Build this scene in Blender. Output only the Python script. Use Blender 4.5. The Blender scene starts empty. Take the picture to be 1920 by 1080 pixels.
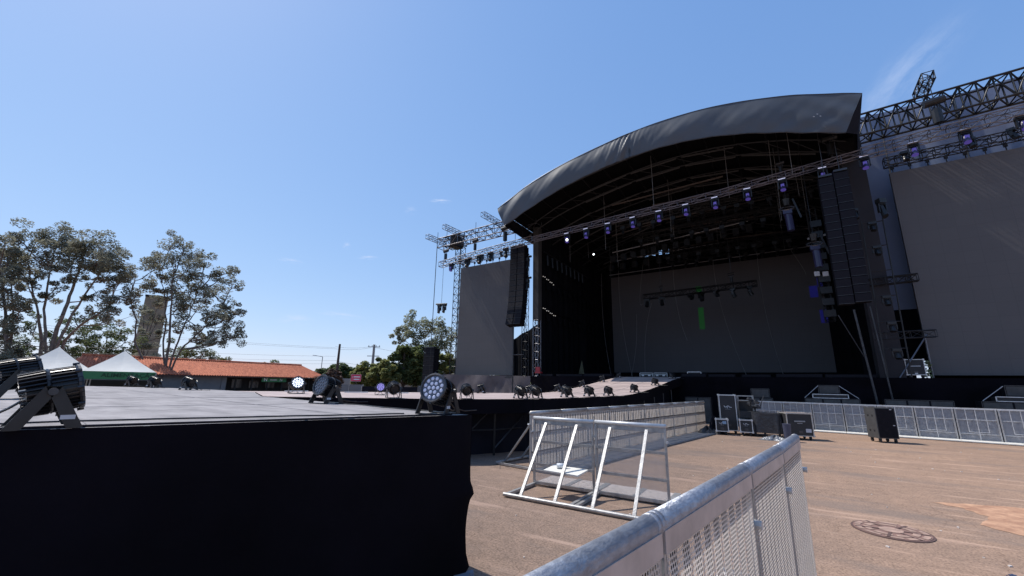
import bpy, math, random
from mathutils import Vector, Matrix
random.seed(7)
scene = bpy.context.scene
R = math.radians
# ------------------------------------------------------------------ camera
# stage frame: x runs along the stage front (to the right), y runs into the stage, z up
PHI = R(56.4); PITCH = math.atan(180/770.); ROLL = R(1.0); H = 1.72
def to_stage(v):
    return Vector((v[0]*math.sin(PHI)-v[1]*math.cos(PHI), v[0]*math.cos(PHI)+v[1]*math.sin(PHI), v[2]))
_f = Vector((0, math.cos(PITCH), math.sin(PITCH))); _u0 = Vector((0, -math.sin(PITCH), math.cos(PITCH))); _r0 = Vector((1, 0, 0))
_R = _r0*math.cos(ROLL)+_u0*math.sin(ROLL); _U = _u0*math.cos(ROLL)-_r0*math.sin(ROLL)
cam_d = bpy.data.cameras.new('camera'); cam = bpy.data.objects.new('camera', cam_d)
scene.collection.objects.link(cam); scene.camera = cam
cam_d.sensor_width = 36; cam_d.lens = 36*770/1920.; cam_d.clip_start = 0.05; cam_d.clip_end = 3000
Rr, Uu, Ff = to_stage(_R), to_stage(_U), to_stage(_f)
cam.matrix_world = Matrix(((Rr[0], Uu[0], -Ff[0], 0), (Rr[1], Uu[1], -Ff[1], 0), (Rr[2], Uu[2], -Ff[2], H), (0, 0, 0, 1)))
def far(x, y, Y):            # stage-frame point seen in direction (x, y) at forward distance Y metres
    d = _f*770+_R*(x-960)-_U*(y-540); k = Y/d[1]
    return to_stage(d*k)+Vector((0, 0, H))
# ------------------------------------------------------------------ light
SUN = Vector((-1.0, -0.10, 1.5)).normalized()
sun_d = bpy.data.lights.new('sun', 'SUN'); sun = bpy.data.objects.new('sun', sun_d); scene.collection.objects.link(sun)
sun_d.energy = 4.6; sun_d.angle = R(0.5); sun_d.color = (1, .955, .89)
sun.rotation_euler = (-SUN).to_track_quat('-Z', 'Y').to_euler()
W = bpy.data.worlds.new('World'); scene.world = W; W.use_nodes = True
nt = W.node_tree; nt.nodes.clear()
def N(t, ty, **kw):
    n = t.nodes.new(ty)
    for k, v in kw.items(): setattr(n, k, v)
    return n
bg = N(nt, 'ShaderNodeBackground'); wo = N(nt, 'ShaderNodeOutputWorld')
sky = N(nt, 'ShaderNodeTexSky', sky_type='NISHITA'); sky.sun_disc = False
sky.sun_elevation = math.asin(SUN.z); sky.sun_rotation = math.atan2(SUN.x, SUN.y)
sky.air_density = 1.05; sky.dust_density = 0.6; sky.ozone_density = 2.2; sky.altitude = 500
bg.inputs[1].default_value = 0.15
tc = N(nt, 'ShaderNodeTexCoord')
def wisp(col, x, y, wd, hd, ang, amt, nscale):
    c = (far(x, y, 100)-Vector((0, 0, H))).normalized()
    a = Vector((0, 0, 1)).cross(c).normalized(); b = c.cross(a)
    a2 = -a*math.cos(ang)+b*math.sin(ang); b2 = c.cross(a2)
    def dot(v, s):
        d = N(nt, 'ShaderNodeVectorMath', operation='DOT_PRODUCT'); nt.links.new(tc.outputs['Generated'], d.inputs[0]); d.inputs[1].default_value = v*s; return d.outputs['Value']
    cb = N(nt, 'ShaderNodeCombineXYZ'); nt.links.new(dot(a2, 1/wd), cb.inputs[0]); nt.links.new(dot(b2, 1/hd), cb.inputs[1])
    ln = N(nt, 'ShaderNodeVectorMath', operation='LENGTH'); nt.links.new(cb.outputs[0], ln.inputs[0])
    mr = N(nt, 'ShaderNodeMapRange', interpolation_type='SMOOTHERSTEP'); nt.links.new(ln.outputs['Value'], mr.inputs[0])
    mr.inputs[1].default_value = 1; mr.inputs[2].default_value = 0; mr.inputs[3].default_value = 0; mr.inputs[4].default_value = 1
    fr = N(nt, 'ShaderNodeVectorMath', operation='DOT_PRODUCT'); nt.links.new(tc.outputs['Generated'], fr.inputs[0]); fr.inputs[1].default_value = c
    gt = N(nt, 'ShaderNodeMath', operation='GREATER_THAN'); nt.links.new(fr.outputs['Value'], gt.inputs[0]); gt.inputs[1].default_value = 0
    no = N(nt, 'ShaderNodeTexNoise'); no.inputs['Scale'].default_value = nscale; no.inputs['Detail'].default_value = 7; no.inputs['Roughness'].default_value = .62
    nt.links.new(cb.outputs[0], no.inputs['Vector'])
    m2 = N(nt, 'ShaderNodeMapRange'); nt.links.new(no.outputs[0], m2.inputs[0]); m2.inputs[1].default_value = .42; m2.inputs[2].default_value = .75
    mm = N(nt, 'ShaderNodeMath', operation='MULTIPLY'); nt.links.new(mr.outputs[0], mm.inputs[0]); nt.links.new(m2.outputs[0], mm.inputs[1])
    m3 = N(nt, 'ShaderNodeMath', operation='MULTIPLY'); nt.links.new(mm.outputs[0], m3.inputs[0]); nt.links.new(gt.outputs[0], m3.inputs[1])
    m4 = N(nt, 'ShaderNodeMath', operation='MULTIPLY'); nt.links.new(m3.outputs[0], m4.inputs[0]); m4.inputs[1].default_value = amt
    mx = N(nt, 'ShaderNodeMix', data_type='RGBA'); nt.links.new(m4.outputs[0], mx.inputs[0]); nt.links.new(col, mx.inputs[6]); mx.inputs[7].default_value = (7.5, 8.0, 8.6, 1)
    return mx.outputs[2]
col = sky.outputs[0]
for a in [(1680, 160, .15, .055, .62, .20, 1.6), (1700, 135, .12, .04, .55, .15, 2.2), (1640, 200, .08, .03, .7, .12, 1.8), (826, 377, .035, .007, .05, .8, 1.0), (545, 489, .035, .008, -.05, .45, 1.2), (650, 461, .012, .012, 0, .5, 1),
          (690, 483, .03, .007, .1, .7, 1.2), (640, 591, .07, .010, -.08, .45, 1.2), (555, 600, .05, .018, 0, .5, 1.0), (770, 395, .02, .015, 0, .25, 1)]:
    col = wisp(col, *a)
sp_ = N(nt, 'ShaderNodeSeparateColor'); nt.links.new(col, sp_.inputs[0]); cc_ = N(nt, 'ShaderNodeCombineColor')
for ch, g_, k_ in ((0, .69, .685), (1, .53, .745), (2, .35, .955)):
    pw = N(nt, 'ShaderNodeMath', operation='POWER'); nt.links.new(sp_.outputs[ch], pw.inputs[0]); pw.inputs[1].default_value = g_
    mu = N(nt, 'ShaderNodeMath', operation='MULTIPLY'); nt.links.new(pw.outputs[0], mu.inputs[0]); mu.inputs[1].default_value = k_*(.15**g_)/.15; nt.links.new(mu.outputs[0], cc_.inputs[ch])
nt.links.new(cc_.outputs[0], bg.inputs[0]); nt.links.new(bg.outputs[0], wo.inputs[0])
scene.view_settings.view_transform = 'Standard'; scene.view_settings.look = 'None'; scene.view_settings.exposure = 0.0; scene.view_settings.gamma = 1
scene.cycles.max_bounces = 6; scene.cycles.transparent_max_bounces = 24; scene.cycles.diffuse_bounces = 3; scene.cycles.glossy_bounces = 3
# ------------------------------------------------------------------ materials
MATS = {}
def mat(name, c, rough=.6, metal=0, var=.15, vs=3., bump=0, bs=20., emit=None, es=0, spec=.5, c2=None, stretch=None, alpha=None, world=False):
    m = bpy.data.materials.new(name); m.use_nodes = True; t = m.node_tree; p = t.nodes['Principled BSDF']
    p.inputs['Roughness'].default_value = rough; p.inputs['Metallic'].default_value = metal; p.inputs['Specular IOR Level'].default_value = spec
    co = N(t, 'ShaderNodeTexCoord'); src = co.outputs['Object']
    if stretch:
        mp = N(t, 'ShaderNodeMapping'); mp.inputs['Scale'].default_value = stretch; t.links.new(src, mp.inputs[0]); src = mp.outputs[0]
    no = N(t, 'ShaderNodeTexNoise'); no.inputs['Scale'].default_value = vs; no.inputs['Detail'].default_value = 6; no.inputs['Roughness'].default_value = .6
    t.links.new(src, no.inputs['Vector'])
    rp = N(t, 'ShaderNodeValToRGB'); rp.color_ramp.elements[0].position = .3; rp.color_ramp.elements[1].position = .7
    k = c2 if c2 else tuple(min(1, x*(1+var)) for x in c)
    rp.color_ramp.elements[0].color = (*(tuple(x*(1-var) for x in c)), 1); rp.color_ramp.elements[1].color = (*k, 1)
    t.links.new(no.outputs[0], rp.inputs[0]); t.links.new(rp.outputs[0], p.inputs['Base Color'])
    if bump:
        nb = N(t, 'ShaderNodeTexNoise'); nb.inputs['Scale'].default_value = bs; nb.inputs['Detail'].default_value = 5; t.links.new(src, nb.inputs['Vector'])
        bp = N(t, 'ShaderNodeBump'); bp.inputs['Strength'].default_value = bump; bp.inputs['Distance'].default_value = .02
        t.links.new(nb.outputs[0], bp.inputs['Height']); t.links.new(bp.outputs[0], p.inputs['Normal'])
    if emit: p.inputs['Emission Color'].default_value = (*emit, 1); p.inputs['Emission Strength'].default_value = es
    MATS[name] = m; return m
def perforated(name, c, pitch, r, rough=.4, metal=.85):
    m = mat(name, c, rough, metal, .12, 6); t = m.node_tree; p = t.nodes['Principled BSDF']; out = t.nodes['Material Output']
    co = N(t, 'ShaderNodeTexCoord'); sx = N(t, 'ShaderNodeSeparateXYZ'); t.links.new(co.outputs['Object'], sx.inputs[0])
    cb = N(t, 'ShaderNodeCombineXYZ'); t.links.new(sx.outputs[0], cb.inputs[0]); t.links.new(sx.outputs[2], cb.inputs[1])
    res = []
    for off in (0, .5):
        mp = N(t, 'ShaderNodeMapping'); mp.inputs['Scale'].default_value = (1/pitch, 1/(pitch*1.732), 0); mp.inputs['Location'].default_value = (off, off, 0)
        t.links.new(cb.outputs[0], mp.inputs[0])
        fr = N(t, 'ShaderNodeVectorMath', operation='FRACTION'); t.links.new(mp.outputs[0], fr.inputs[0])
        sb = N(t, 'ShaderNodeVectorMath', operation='SUBTRACT'); t.links.new(fr.outputs[0], sb.inputs[0]); sb.inputs[1].default_value = (.5, .5, 0)
        ml = N(t, 'ShaderNodeVectorMath', operation='MULTIPLY'); t.links.new(sb.outputs[0], ml.inputs[0]); ml.inputs[1].default_value = (pitch, pitch*1.732, 0)
        ln = N(t, 'ShaderNodeVectorMath', operation='LENGTH'); t.links.new(ml.outputs[0], ln.inputs[0])
        lt = N(t, 'ShaderNodeMath', operation='LESS_THAN'); t.links.new(ln.outputs['Value'], lt.inputs[0]); lt.inputs[1].default_value = r; res.append(lt.outputs[0])
    ad = N(t, 'ShaderNodeMath', operation='ADD', use_clamp=True); t.links.new(res[0], ad.inputs[0]); t.links.new(res[1], ad.inputs[1])
    tr = N(t, 'ShaderNodeBsdfTransparent'); mx = N(t, 'ShaderNodeMixShader'); tl = N(t, 'ShaderNodeBsdfTranslucent'); tl.inputs[0].default_value = (*c, 1); m0 = N(t, 'ShaderNodeMixShader'); m0.inputs[0].default_value = .4; t.links.new(p.outputs[0], m0.inputs[1]); t.links.new(tl.outputs[0], m0.inputs[2])
    t.links.new(ad.outputs[0], mx.inputs[0]); t.links.new(m0.outputs[0], mx.inputs[1]); t.links.new(tr.outputs[0], mx.inputs[2]); t.links.new(mx.outputs[0], out.inputs[0])
    return m
black_cloth = mat('black_cloth', (.012, .012, .018), .9, 0, .3, 1.2, .4, 9, spec=.15)
skirt_cloth = mat('skirt_cloth', (.0045, .0036, .0058), .95, 0, .5, .8, .3, 6, spec=.1)
wing_cloth_sunlit = mat('wing_cloth_sunlit', (.11, .095, .10), .8, 0, .3, .9, .5, 4, spec=.2)  # same skirt fabric, faded, with grazing sunlight put into its colour
drape = mat('drape', (.006, .006, .008), .95, 0, .3, 1, .3, 5, spec=.1)
canvas = mat('canvas', (.066, .075, .090), .5, 0, .10, .35, .6, 1.3, spec=.4)
black_steel = mat('black_steel', (.013, .013, .015), .5, .2, .3, 8)
dark_steel = mat('dark_steel', (.06, .06, .065), .4, .6, .3, 6)
alu_truss = mat('alu_truss', (.16, .16, .18), .4, .8, .2, 6)
alu = mat('alu', (.40, .39, .38), .5, .6, .25, 9, .15, 60)
galv = mat('galv', (.32, .33, .37), .5, .6, .2, 38, .3, 90, c2=(.44, .455, .49), stretch=(.5, 1, 1))
alu_bright = mat('alu_bright', (.55, .55, .55), .45, .4, .15, 8)
perf = perforated('perforated_alu', (.78, .70, .63), .018, .0056, .5, .15)
perf_fine = perforated('perforated_fine', (.50, .49, .48), .012, .0042, .45, .6)
def fine_mesh(name, c, open_):
    m = mat(name, c, .5, .1, .15, 9); t = m.node_tree; p = t.nodes['Principled BSDF']
    tl = N(t, 'ShaderNodeBsdfTranslucent'); tl.inputs[0].default_value = (*c, 1); m0 = N(t, 'ShaderNodeMixShader'); m0.inputs[0].default_value = .4
    tr = N(t, 'ShaderNodeBsdfTransparent'); mx = N(t, 'ShaderNodeMixShader'); mx.inputs[0].default_value = open_
    t.links.new(p.outputs[0], m0.inputs[1]); t.links.new(tl.outputs[0], m0.inputs[2]); t.links.new(m0.outputs[0], mx.inputs[1]); t.links.new(tr.outputs[0], mx.inputs[2]); t.links.new(mx.outputs[0], t.nodes['Material Output'].inputs[0]); return m
mesh_far = fine_mesh('fine_mesh_grey', (.52, .53, .57), .30); mesh_warm = fine_mesh('fine_mesh_warm', (.85, .76, .68), .28); mesh_mid = fine_mesh('fine_mesh_mid', (.45, .45, .46), .55)
tread = mat('tread', (.60, .52, .47), .55, .1, .4, 30, .9, 90)
white_panel = mat('white_panel', (.72, .69, .62), .6, 0, .08, 5)
screen_grey = mat('screen_grey', (.102, .095, .096), .55, 0, .10, 60, .1, 80, spec=.3)
screen_dark = mat('screen_dark', (.105, .10, .108), .6, 0, .12, 50, spec=.3)
cab_black = mat('cab_black', (.008, .0075, .011), .8, 0, .3, 10, .3, 60, spec=.15)
cab_grille = mat('cab_grille', (.012, .0115, .016), .75, 0, .3, 40, .3, 120, spec=.15)
blue_sheet = mat('blue_sheet', (.18, .21, .30), .8, 0, .10, .4, .06, 1.0, c2=(.21, .245, .345))
deck_ply = mat('deck_ply', (.22, .20, .20), .8, 0, .22, 1.9, .25, 30, c2=(.34, .31, .305), stretch=(1, 2.5, 1))
ramp_ply = mat('ramp_ply', (.36, .27, .25), .8, 0, .25, 1.6, .15, 30, c2=(.55, .44, .40), stretch=(.5, 2.5, 1))
case_black = mat('case_black', (.018, .018, .02), .6, 0, .25, 5, .2, 50)
tarp = mat('tarp', (.03, .03, .034), .45, 0, .4, 5, .8, 14)
tile = mat('roof_tile', (.50, .125, .06), .85, 0, .35, 3, .4, 8, c2=(.66, .22, .11))
wall_cream = mat('wall_cream', (.42, .40, .37), .9, 0, .1, 1)
wall_grey = mat('wall_grey', (.16, .16, .165), .9, 0, .15, 1)
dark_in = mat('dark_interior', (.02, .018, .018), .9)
tent_white = mat('tent_white', (.78, .74, .66), .7, 0, .06, 1.5, .2, 4)
green_sign = mat('green_sign', (.03, .17, .065), .6, 0, .1, 3)
green_dark = mat('green_lettering', (.008, .045, .02), .7)
sign_red = mat('sign_red', (.70, .03, .09), .5, 0, .05, 3)
white_paint = mat('white_paint', (.8, .8, .8), .6, 0, .05, 3)
grey_paint = mat('grey_paint', (.45, .45, .47), .6)
bark = mat('bark', (.13, .10, .085), .9, 0, .3, 3, .5, 12)
bark_pale = mat('bark_pale', (.2, .16, .13), .9, 0, .35, 3, .5, 12)
wood_pole = mat('wood_pole', (.08, .055, .045), .9, 0, .2, 4)
concrete = mat('concrete', (.33, .31, .29), .9, 0, .12, 3, .3, 20)
tower_conc = mat('tower_concrete', (.27, .215, .15), .95, 0, .3, .6, .4, 4)
hedge_red = mat('dry_leaf', (.12, .07, .05), .9, 0, .4, 2)
def leaf(name, a, b):
    m = mat(name, a, .7, 0, .25, .6, c2=b); p = m.node_tree.nodes['Principled BSDF']; t = m.node_tree
    tl = N(t, 'ShaderNodeBsdfTranslucent'); mx = N(t, 'ShaderNodeMixShader'); mx.inputs[0].default_value = .45
    src = p.inputs['Base Color'].links[0].from_socket; t.links.new(src, tl.inputs[0])
    t.links.new(p.outputs[0], mx.inputs[1]); t.links.new(tl.outputs[0], mx.inputs[2]); t.links.new(mx.outputs[0], t.nodes['Material Output'].inputs[0]); return m
leaf_euc = leaf('leaf_grey_green', (.18, .18, .12), (.33, .32, .24))
leaf_green = leaf('leaf_green', (.17, .20, .055), (.36, .36, .14))
leaf_dark = leaf('leaf_dark', (.08, .115, .04), (.18, .21, .075))
leaf_pale = leaf('leaf_pale', (.24, .25, .13), (.40, .40, .26))
leaf_bush = leaf('leaf_bush', (.08, .12, .04), (.14, .18, .07))
lens_off = mat('lens_off', (.10, .105, .13), .2, .2, .1, 5)
lens_blue = mat('lens_blue', (.40, .43, .55), .2, .1, .1, 5, emit=(.6, .68, 1), es=.12)
lens_lit = mat('lens_lit', (.8, .85, 1), .2, 0, .05, 5, emit=(.8, .88, 1), es=2.0)
lens_violet = mat('lens_violet', (.2, .15, .5), .2, 0, .05, 5, emit=(.45, .4, 1), es=.8)
violet_glow = mat('violet_lens', (.08, .06, .25), .3, 0, .2, 5, emit=(.22, .16, .9), es=.18)
white_lamp = mat('white_lamp', (.8, .8, .8), .3, emit=(.93, .97, 1), es=3)
fixture_black = mat('fixture_black', (.016, .016, .018), .38, .2, .3, 10)
fin_black = mat('fin_black', (.024, .023, .026), .33, .4, .2, 10)
rope_w = mat('pale_cable', (.25, .25, .26), .6)
purple_plastic = mat('violet_plastic', (.03, .028, .075), .35)
yellow = mat('pale_yellow', (.5, .45, .2), .6)
red_p = mat('red_plastic', (.35, .03, .04), .5)
green_led = mat('green_led_tile', (.02, .10, .02), .6, emit=(.02, .35, .05), es=.06)
blue_led = mat('blue_led_tile', (.02, .02, .12), .6, emit=(.03, .03, .5), es=.10)
plastic_clear = mat('clear_plastic', (.7, .73, .75), .15, 0, .05, 5)
label_w = mat('pale_lettering', (.55, .56, .58), .6)
blue_label = mat('blue_sticker', (.25, .36, .5), .6)
navy = mat('navy_plastic', (.05, .055, .09), .5)
# ------------------------------------------------------------------ mesh builder
OFF = {}
class MB:
    def __init__(s): s.v = []; s.f = []; s.mk = []
    def m(s): s.mk.append((len(s.v), len(s.f))); return s
    def add(s, vs, fs):
        b = len(s.v); s.v += [tuple(x) for x in vs]; s.f += [tuple(i+b for i in q) for q in fs]; return s
    def box(s, x0, x1, y0, y1, z0, z1):
        return s.add([(x0, y0, z0), (x1, y0, z0), (x1, y1, z0), (x0, y1, z0), (x0, y0, z1), (x1, y0, z1), (x1, y1, z1), (x0, y1, z1)],
                     [(0, 3, 2, 1), (4, 5, 6, 7), (0, 1, 5, 4), (1, 2, 6, 5), (2, 3, 7, 6), (3, 0, 4, 7)])
    def rbox(s, c, sz, M):
        x, y, z = sz[0]/2, sz[1]/2, sz[2]/2; c = Vector(c)
        vs = [c+M@Vector(p) for p in [(-x, -y, -z), (x, -y, -z), (x, y, -z), (-x, y, -z), (-x, -y, z), (x, -y, z), (x, y, z), (-x, y, z)]]
        return s.add(vs, [(0, 3, 2, 1), (4, 5, 6, 7), (0, 1, 5, 4), (1, 2, 6, 5), (2, 3, 7, 6), (3, 0, 4, 7)])
    def bar(s, a, b, w, h=None, up=(0, 0, 1)):
        a = Vector(a); b = Vector(b); h = h or w; d = (b-a); L = d.length
        if L < 1e-6: return s
        d /= L; u = Vector(up)
        if abs(d.dot(u)) > .98: u = Vector((0, 1, 0)) if abs(d.y) < .9 else Vector((1, 0, 0))
        x = d.cross(u).normalized(); z = x.cross(d)
        vs = [p+x*i*w/2+z*j*h/2 for p in (a, b) for i, j in ((-1, -1), (1, -1), (1, 1), (-1, 1))]
        return s.add(vs, [(0, 1, 2, 3), (7, 6, 5, 4), (0, 4, 5, 1), (1, 5, 6, 2), (2, 6, 7, 3), (3, 7, 4, 0)])
    def tube(s, a, b, r, n=8, r2=None, cap=True):
        a = Vector(a); b = Vector(b); d = b-a
        if d.length < 1e-6: return s
        d.normalize(); r2 = r if r2 is None else r2
        u = Vector((0, 0, 1)) if abs(d.z) < .95 else Vector((1, 0, 0)); x = d.cross(u).normalized(); y = d.cross(x)
        vs = []
        for p, q in ((a, r), (b, r2)):
            for i in range(n):
                t = 2*math.pi*i/n; vs.append(p+(x*math.cos(t)+y*math.sin(t))*q)
        fs = [(i, i+n, (i+1) % n+n, (i+1) % n) for i in range(n)]
        if cap: fs += [tuple(range(n)), tuple(reversed(range(n, 2*n)))]
        return s.add(vs, fs)
    def path(s, pts, r, n=6):
        for a, b in zip(pts, pts[1:]): s.tube(a, b, r, n)
        return s
    def prism(s, poly, z0, z1, f0=None, f1=None):
        n = len(poly); vs = [(x, y, z0) for x, y in poly]+[(x, y, z1) for x, y in poly]
        return s.add(vs, [tuple(reversed(range(n))), tuple(range(n, 2*n))]+[(i, (i+1) % n, (i+1) % n+n, i+n) for i in range(n)])
    def grid(s, fn, nu, nv, wrap=False):
        vs = [fn(i/(nu), j/(nv)) for j in range(nv+1) for i in range(nu+1)]
        return s.add(vs, [(j*(nu+1)+i, j*(nu+1)+i+1, (j+1)*(nu+1)+i+1, (j+1)*(nu+1)+i) for j in range(nv) for i in range(nu)])
    def disc(s, c, ax, r, n=16, th=.004):
        ax = Vector(ax).normalized(); return s.tube(Vector(c), Vector(c)+ax*th, r, n)
    def truss(s, a, b, w=.4, h=.4, bay=.6, r=.025, n=4, up=(0, 0, 1), rd=None, sides=(0, 1, 2, 3)):
        a = Vector(a); b = Vector(b); d = b-a; L = d.length; d /= L; u = Vector(up); x = d.cross(u).normalized(); z = x.cross(d); rd = rd or r*.6
        cs = [x*i*w/2+z*j*h/2 for i, j in ((-1, -1), (1, -1), (1, 1), (-1, 1))]
        for c in cs: s.tube(a+c, b+c, r, n)
        k = max(1, round(L/bay)); st = L/k
        for i in range(k):
            p = a+d*st*i; q = a+d*st*(i+1)
            for e in sides:
                c0, c1 = cs[e], cs[(e+1) % 4]
                if i % 2: c0, c1 = c1, c0
                s.tube(p+c0, q+c1, rd, n, cap=False)
                s.tube(p+c0, p+c1, rd, n, cap=False)
        for e in range(4): s.tube(b+cs[e], b+cs[(e+1) % 4], rd, n)
        return s
    def build(s, name, m, parent=None, smooth=False, base=None):
        if s.mk:
            v0 = f0 = 0; o = None; mk = s.mk
            if mk[-1][0] < len(s.v): mk = mk+[(len(s.v), len(s.f))]
            for v1, f1 in mk:
                q = MB(); q.v = s.v[v0:v1]; q.f = [tuple(i-v0 for i in t) for t in s.f[f0:f1]]; v0, f0 = v1, f1
                if q.v: o = q.build(name, m, parent, smooth, base)
            return o
        me = bpy.data.meshes.new(name)
        o = bpy.data.objects.new(name, me); scene.collection.objects.link(o)
        if parent is not None:
            off = OFF.get(parent.name, Vector()); OFF[o.name] = off; o.parent = parent
        elif base is not None:
            off = Vector(base); o.location = off; OFF[o.name] = off
        else:
            off = Vector(); OFF[o.name] = off
        me.from_pydata([(x-off[0], y-off[1], z-off[2]) for x, y, z in s.v], [], s.f)
        if smooth:
            me.polygons.foreach_set('use_smooth', [True]*len(me.polygons))
        me.materials.append(m); me.update(); return o
def tag(o, label, cat, group=None, kind=None):
    if label: o['label'] = label
    if cat: o['category'] = cat
    if group: o['group'] = group
    if kind: o['kind'] = kind
    return o
def thing(name, label, cat, loc=(0, 0, 0), group=None):
    o = bpy.data.objects.new(name, None); scene.collection.objects.link(o); o.location = loc; o.empty_display_size = .2
    OFF[o.name] = Vector(loc); return tag(o, label, cat, group)
def dup(root, loc, rz=0, label=None, group=None, scale=None):
    r = root.copy(); scene.collection.objects.link(r); r.location = loc; r.rotation_euler = (0, 0, rz)
    if scale: r.scale = scale
    if label: r['label'] = label
    if group: r['group'] = group
    for ch in list(root.children):
        c = ch.copy(); scene.collection.objects.link(c); c.parent = r
        for g in list(ch.children):
            d = g.copy(); scene.collection.objects.link(d); d.parent = c
    return r
def place(root, loc, rz=0, label=None, group=None):
    root.location = loc; root.rotation_euler = (0, 0, rz)
    if label: root['label'] = label
    if group: root['group'] = group
    return root
ORD = ['first', 'second', 'third', 'fourth', 'fifth', 'sixth', 'seventh', 'eighth', 'ninth', 'tenth', 'eleventh', 'twelfth', 'thirteenth', 'fourteenth', 'fifteenth', 'sixteenth', 'seventeenth', 'eighteenth']
def text_mesh(body, size, name, m, parent, M, ext=.004, bold=0, xs=1):
    cu = bpy.data.curves.new('lettering', 'FONT'); cu.body = body; cu.size = size; cu.extrude = ext; cu.align_x = 'CENTER'; cu.align_y = 'CENTER'; cu.offset = bold; cu.resolution_u = 2
    to = bpy.data.objects.new('lettering', cu); scene.collection.objects.link(to)
    bpy.context.view_layer.update()
    me = bpy.data.meshes.new_from_object(to.evaluated_get(bpy.context.evaluated_depsgraph_get()))
    bpy.data.objects.remove(to)
    b = MB(); b.add([M@Vector((v.co.x*xs, v.co.y, v.co.z)) for v in me.vertices], [tuple(p.vertices) for p in me.polygons])
    return b.build(name, m, parent)
def face_frame(origin, right, normal):      # text plane: x along right, y up, z along normal
    r = Vector(right).normalized(); n = Vector(normal).normalized(); u = n.cross(r)
    return Matrix(((r.x, u.x, n.x, origin[0]), (r.y, u.y, n.y, origin[1]), (r.z, u.z, n.z, origin[2]), (0, 0, 0, 1)))
# ------------------------------------------------------------------ setting
def ground_mat():
    m = bpy.data.materials.new('asphalt'); m.use_nodes = True; t = m.node_tree; p = t.nodes['Principled BSDF']; p.inputs['Roughness'].default_value = .9; p.inputs['Specular IOR Level'].default_value = .25
    co = N(t, 'ShaderNodeTexCoord').outputs['Object']
    def noise(sc, det, scale=(1, 1, 1), rz=0):
        mp = N(t, 'ShaderNodeMapping'); mp.inputs['Scale'].default_value = scale; mp.inputs['Rotation'].default_value = (0, 0, rz); t.links.new(co, mp.inputs[0])
        n = N(t, 'ShaderNodeTexNoise'); n.inputs['Scale'].default_value = sc; n.inputs['Detail'].default_value = det; n.inputs['Roughness'].default_value = .65; t.links.new(mp.outputs[0], n.inputs[0]); return n.outputs[0]
    def ramp(src, stops):
        r = N(t, 'ShaderNodeValToRGB'); el = r.color_ramp.elements
        el[0].position, el[0].color = stops[0][0], (*stops[0][1], 1); el[1].position, el[1].color = stops[-1][0], (*stops[-1][1], 1)
        for a, c in stops[1:-1]: e = el.new(a); e.color = (*c, 1)
        t.links.new(src, r.inputs[0]); return r.outputs[0]
    def mix(f, a, b, mode='MIX', fac=None):
        x = N(t, 'ShaderNodeMix', data_type='RGBA', blend_type=mode)
        if fac is not None: x.inputs[0].default_value = fac
        else: t.links.new(f, x.inputs[0])
        for i, q in ((6, a), (7, b)):
            if isinstance(q, tuple): x.inputs[i].default_value = (*q, 1)
            else: t.links.new(q, x.inputs[i])
        return x.outputs[2]
    base = ramp(noise(.35, 8), [(.3, (.30, .203, .148)), (.55, (.36, .238, .168)), (.75, (.41, .27, .185))])
    grit = ramp(noise(38, 6), [(.34, (.52, .52, .52)), (.5, (1, 1, 1)), (.68, (1.4, 1.37, 1.34))])
    c = mix(None, base, grit, 'MULTIPLY', .85)
    mid = ramp(noise(6, 6), [(.35, (.8, .8, .8)), (.65, (1.14, 1.12, 1.1))]); c = mix(None, c, mid, 'MULTIPLY', .7)
    st = ramp(noise(1.1, 9, (.35, 3.2, 1), .28), [(.555, (0, 0, 0)), (.70, (1, 1, 1))]); c = mix(st, c, (.55, .36, .26))
    st2 = ramp(noise(1.6, 9, (.4, 5, 1), .9), [(.66, (0, 0, 0)), (.76, (1, 1, 1))]); c = mix(st2, c, (.52, .38, .30))
    dk = ramp(noise(.5, 5, (.5, 1.6, 1), .1), [(.52, (0, 0, 0)), (.72, (.8, .8, .8))]); c = mix(dk, c, (.21, .165, .14))
    sx = N(t, 'ShaderNodeSeparateXYZ'); t.links.new(co, sx.inputs[0])
    ma = N(t, 'ShaderNodeMath', operation='MULTIPLY_ADD'); t.links.new(noise(.45, 6), ma.inputs[0]); ma.inputs[1].default_value = 7.0; t.links.new(sx.outputs[0], ma.inputs[2])
    old = N(t, 'ShaderNodeMapRange', interpolation_type='SMOOTHSTEP'); t.links.new(ma.outputs[0], old.inputs[0]); old.inputs[1].default_value = 1.0; old.inputs[2].default_value = 5.5; old.inputs[3].default_value = .85; old.inputs[4].default_value = 0
    mpv = N(t, 'ShaderNodeMapping'); t.links.new(co, mpv.inputs[0]); wz = N(t, 'ShaderNodeVectorMath', operation='ADD'); nz = N(t, 'ShaderNodeTexNoise'); nz.inputs['Scale'].default_value = 1.3; nz.inputs['Detail'].default_value = 5; t.links.new(co, nz.inputs[0])
    t.links.new(mpv.outputs[0], wz.inputs[0]); t.links.new(nz.outputs[1], wz.inputs[1]); vo = N(t, 'ShaderNodeTexVoronoi', feature='DISTANCE_TO_EDGE'); vo.inputs['Scale'].default_value = .42; t.links.new(wz.outputs[0], vo.inputs['Vector'])
    cr = ramp(vo.outputs[0], [(.0, (.55, .52, .5)), (.0035, (1, 1, 1))]); c = mix(None, c, cr, 'MULTIPLY', .6)
    c2 = mix(None, c, (.70, .745, .80), 'MULTIPLY', 1.0); c = mix(old.outputs[0], c, c2)
    t.links.new(c, p.inputs['Base Color'])
    bp = N(t, 'ShaderNodeBump'); bp.inputs['Strength'].default_value = .9; bp.inputs['Distance'].default_value = .012; t.links.new(noise(45, 5), bp.inputs['Height']); t.links.new(bp.outputs[0], p.inputs['Normal'])
    return m
g = MB(); g.grid(lambda u, v: (-900+1800*u, -900+1800*v, 0), 6, 6)
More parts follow.
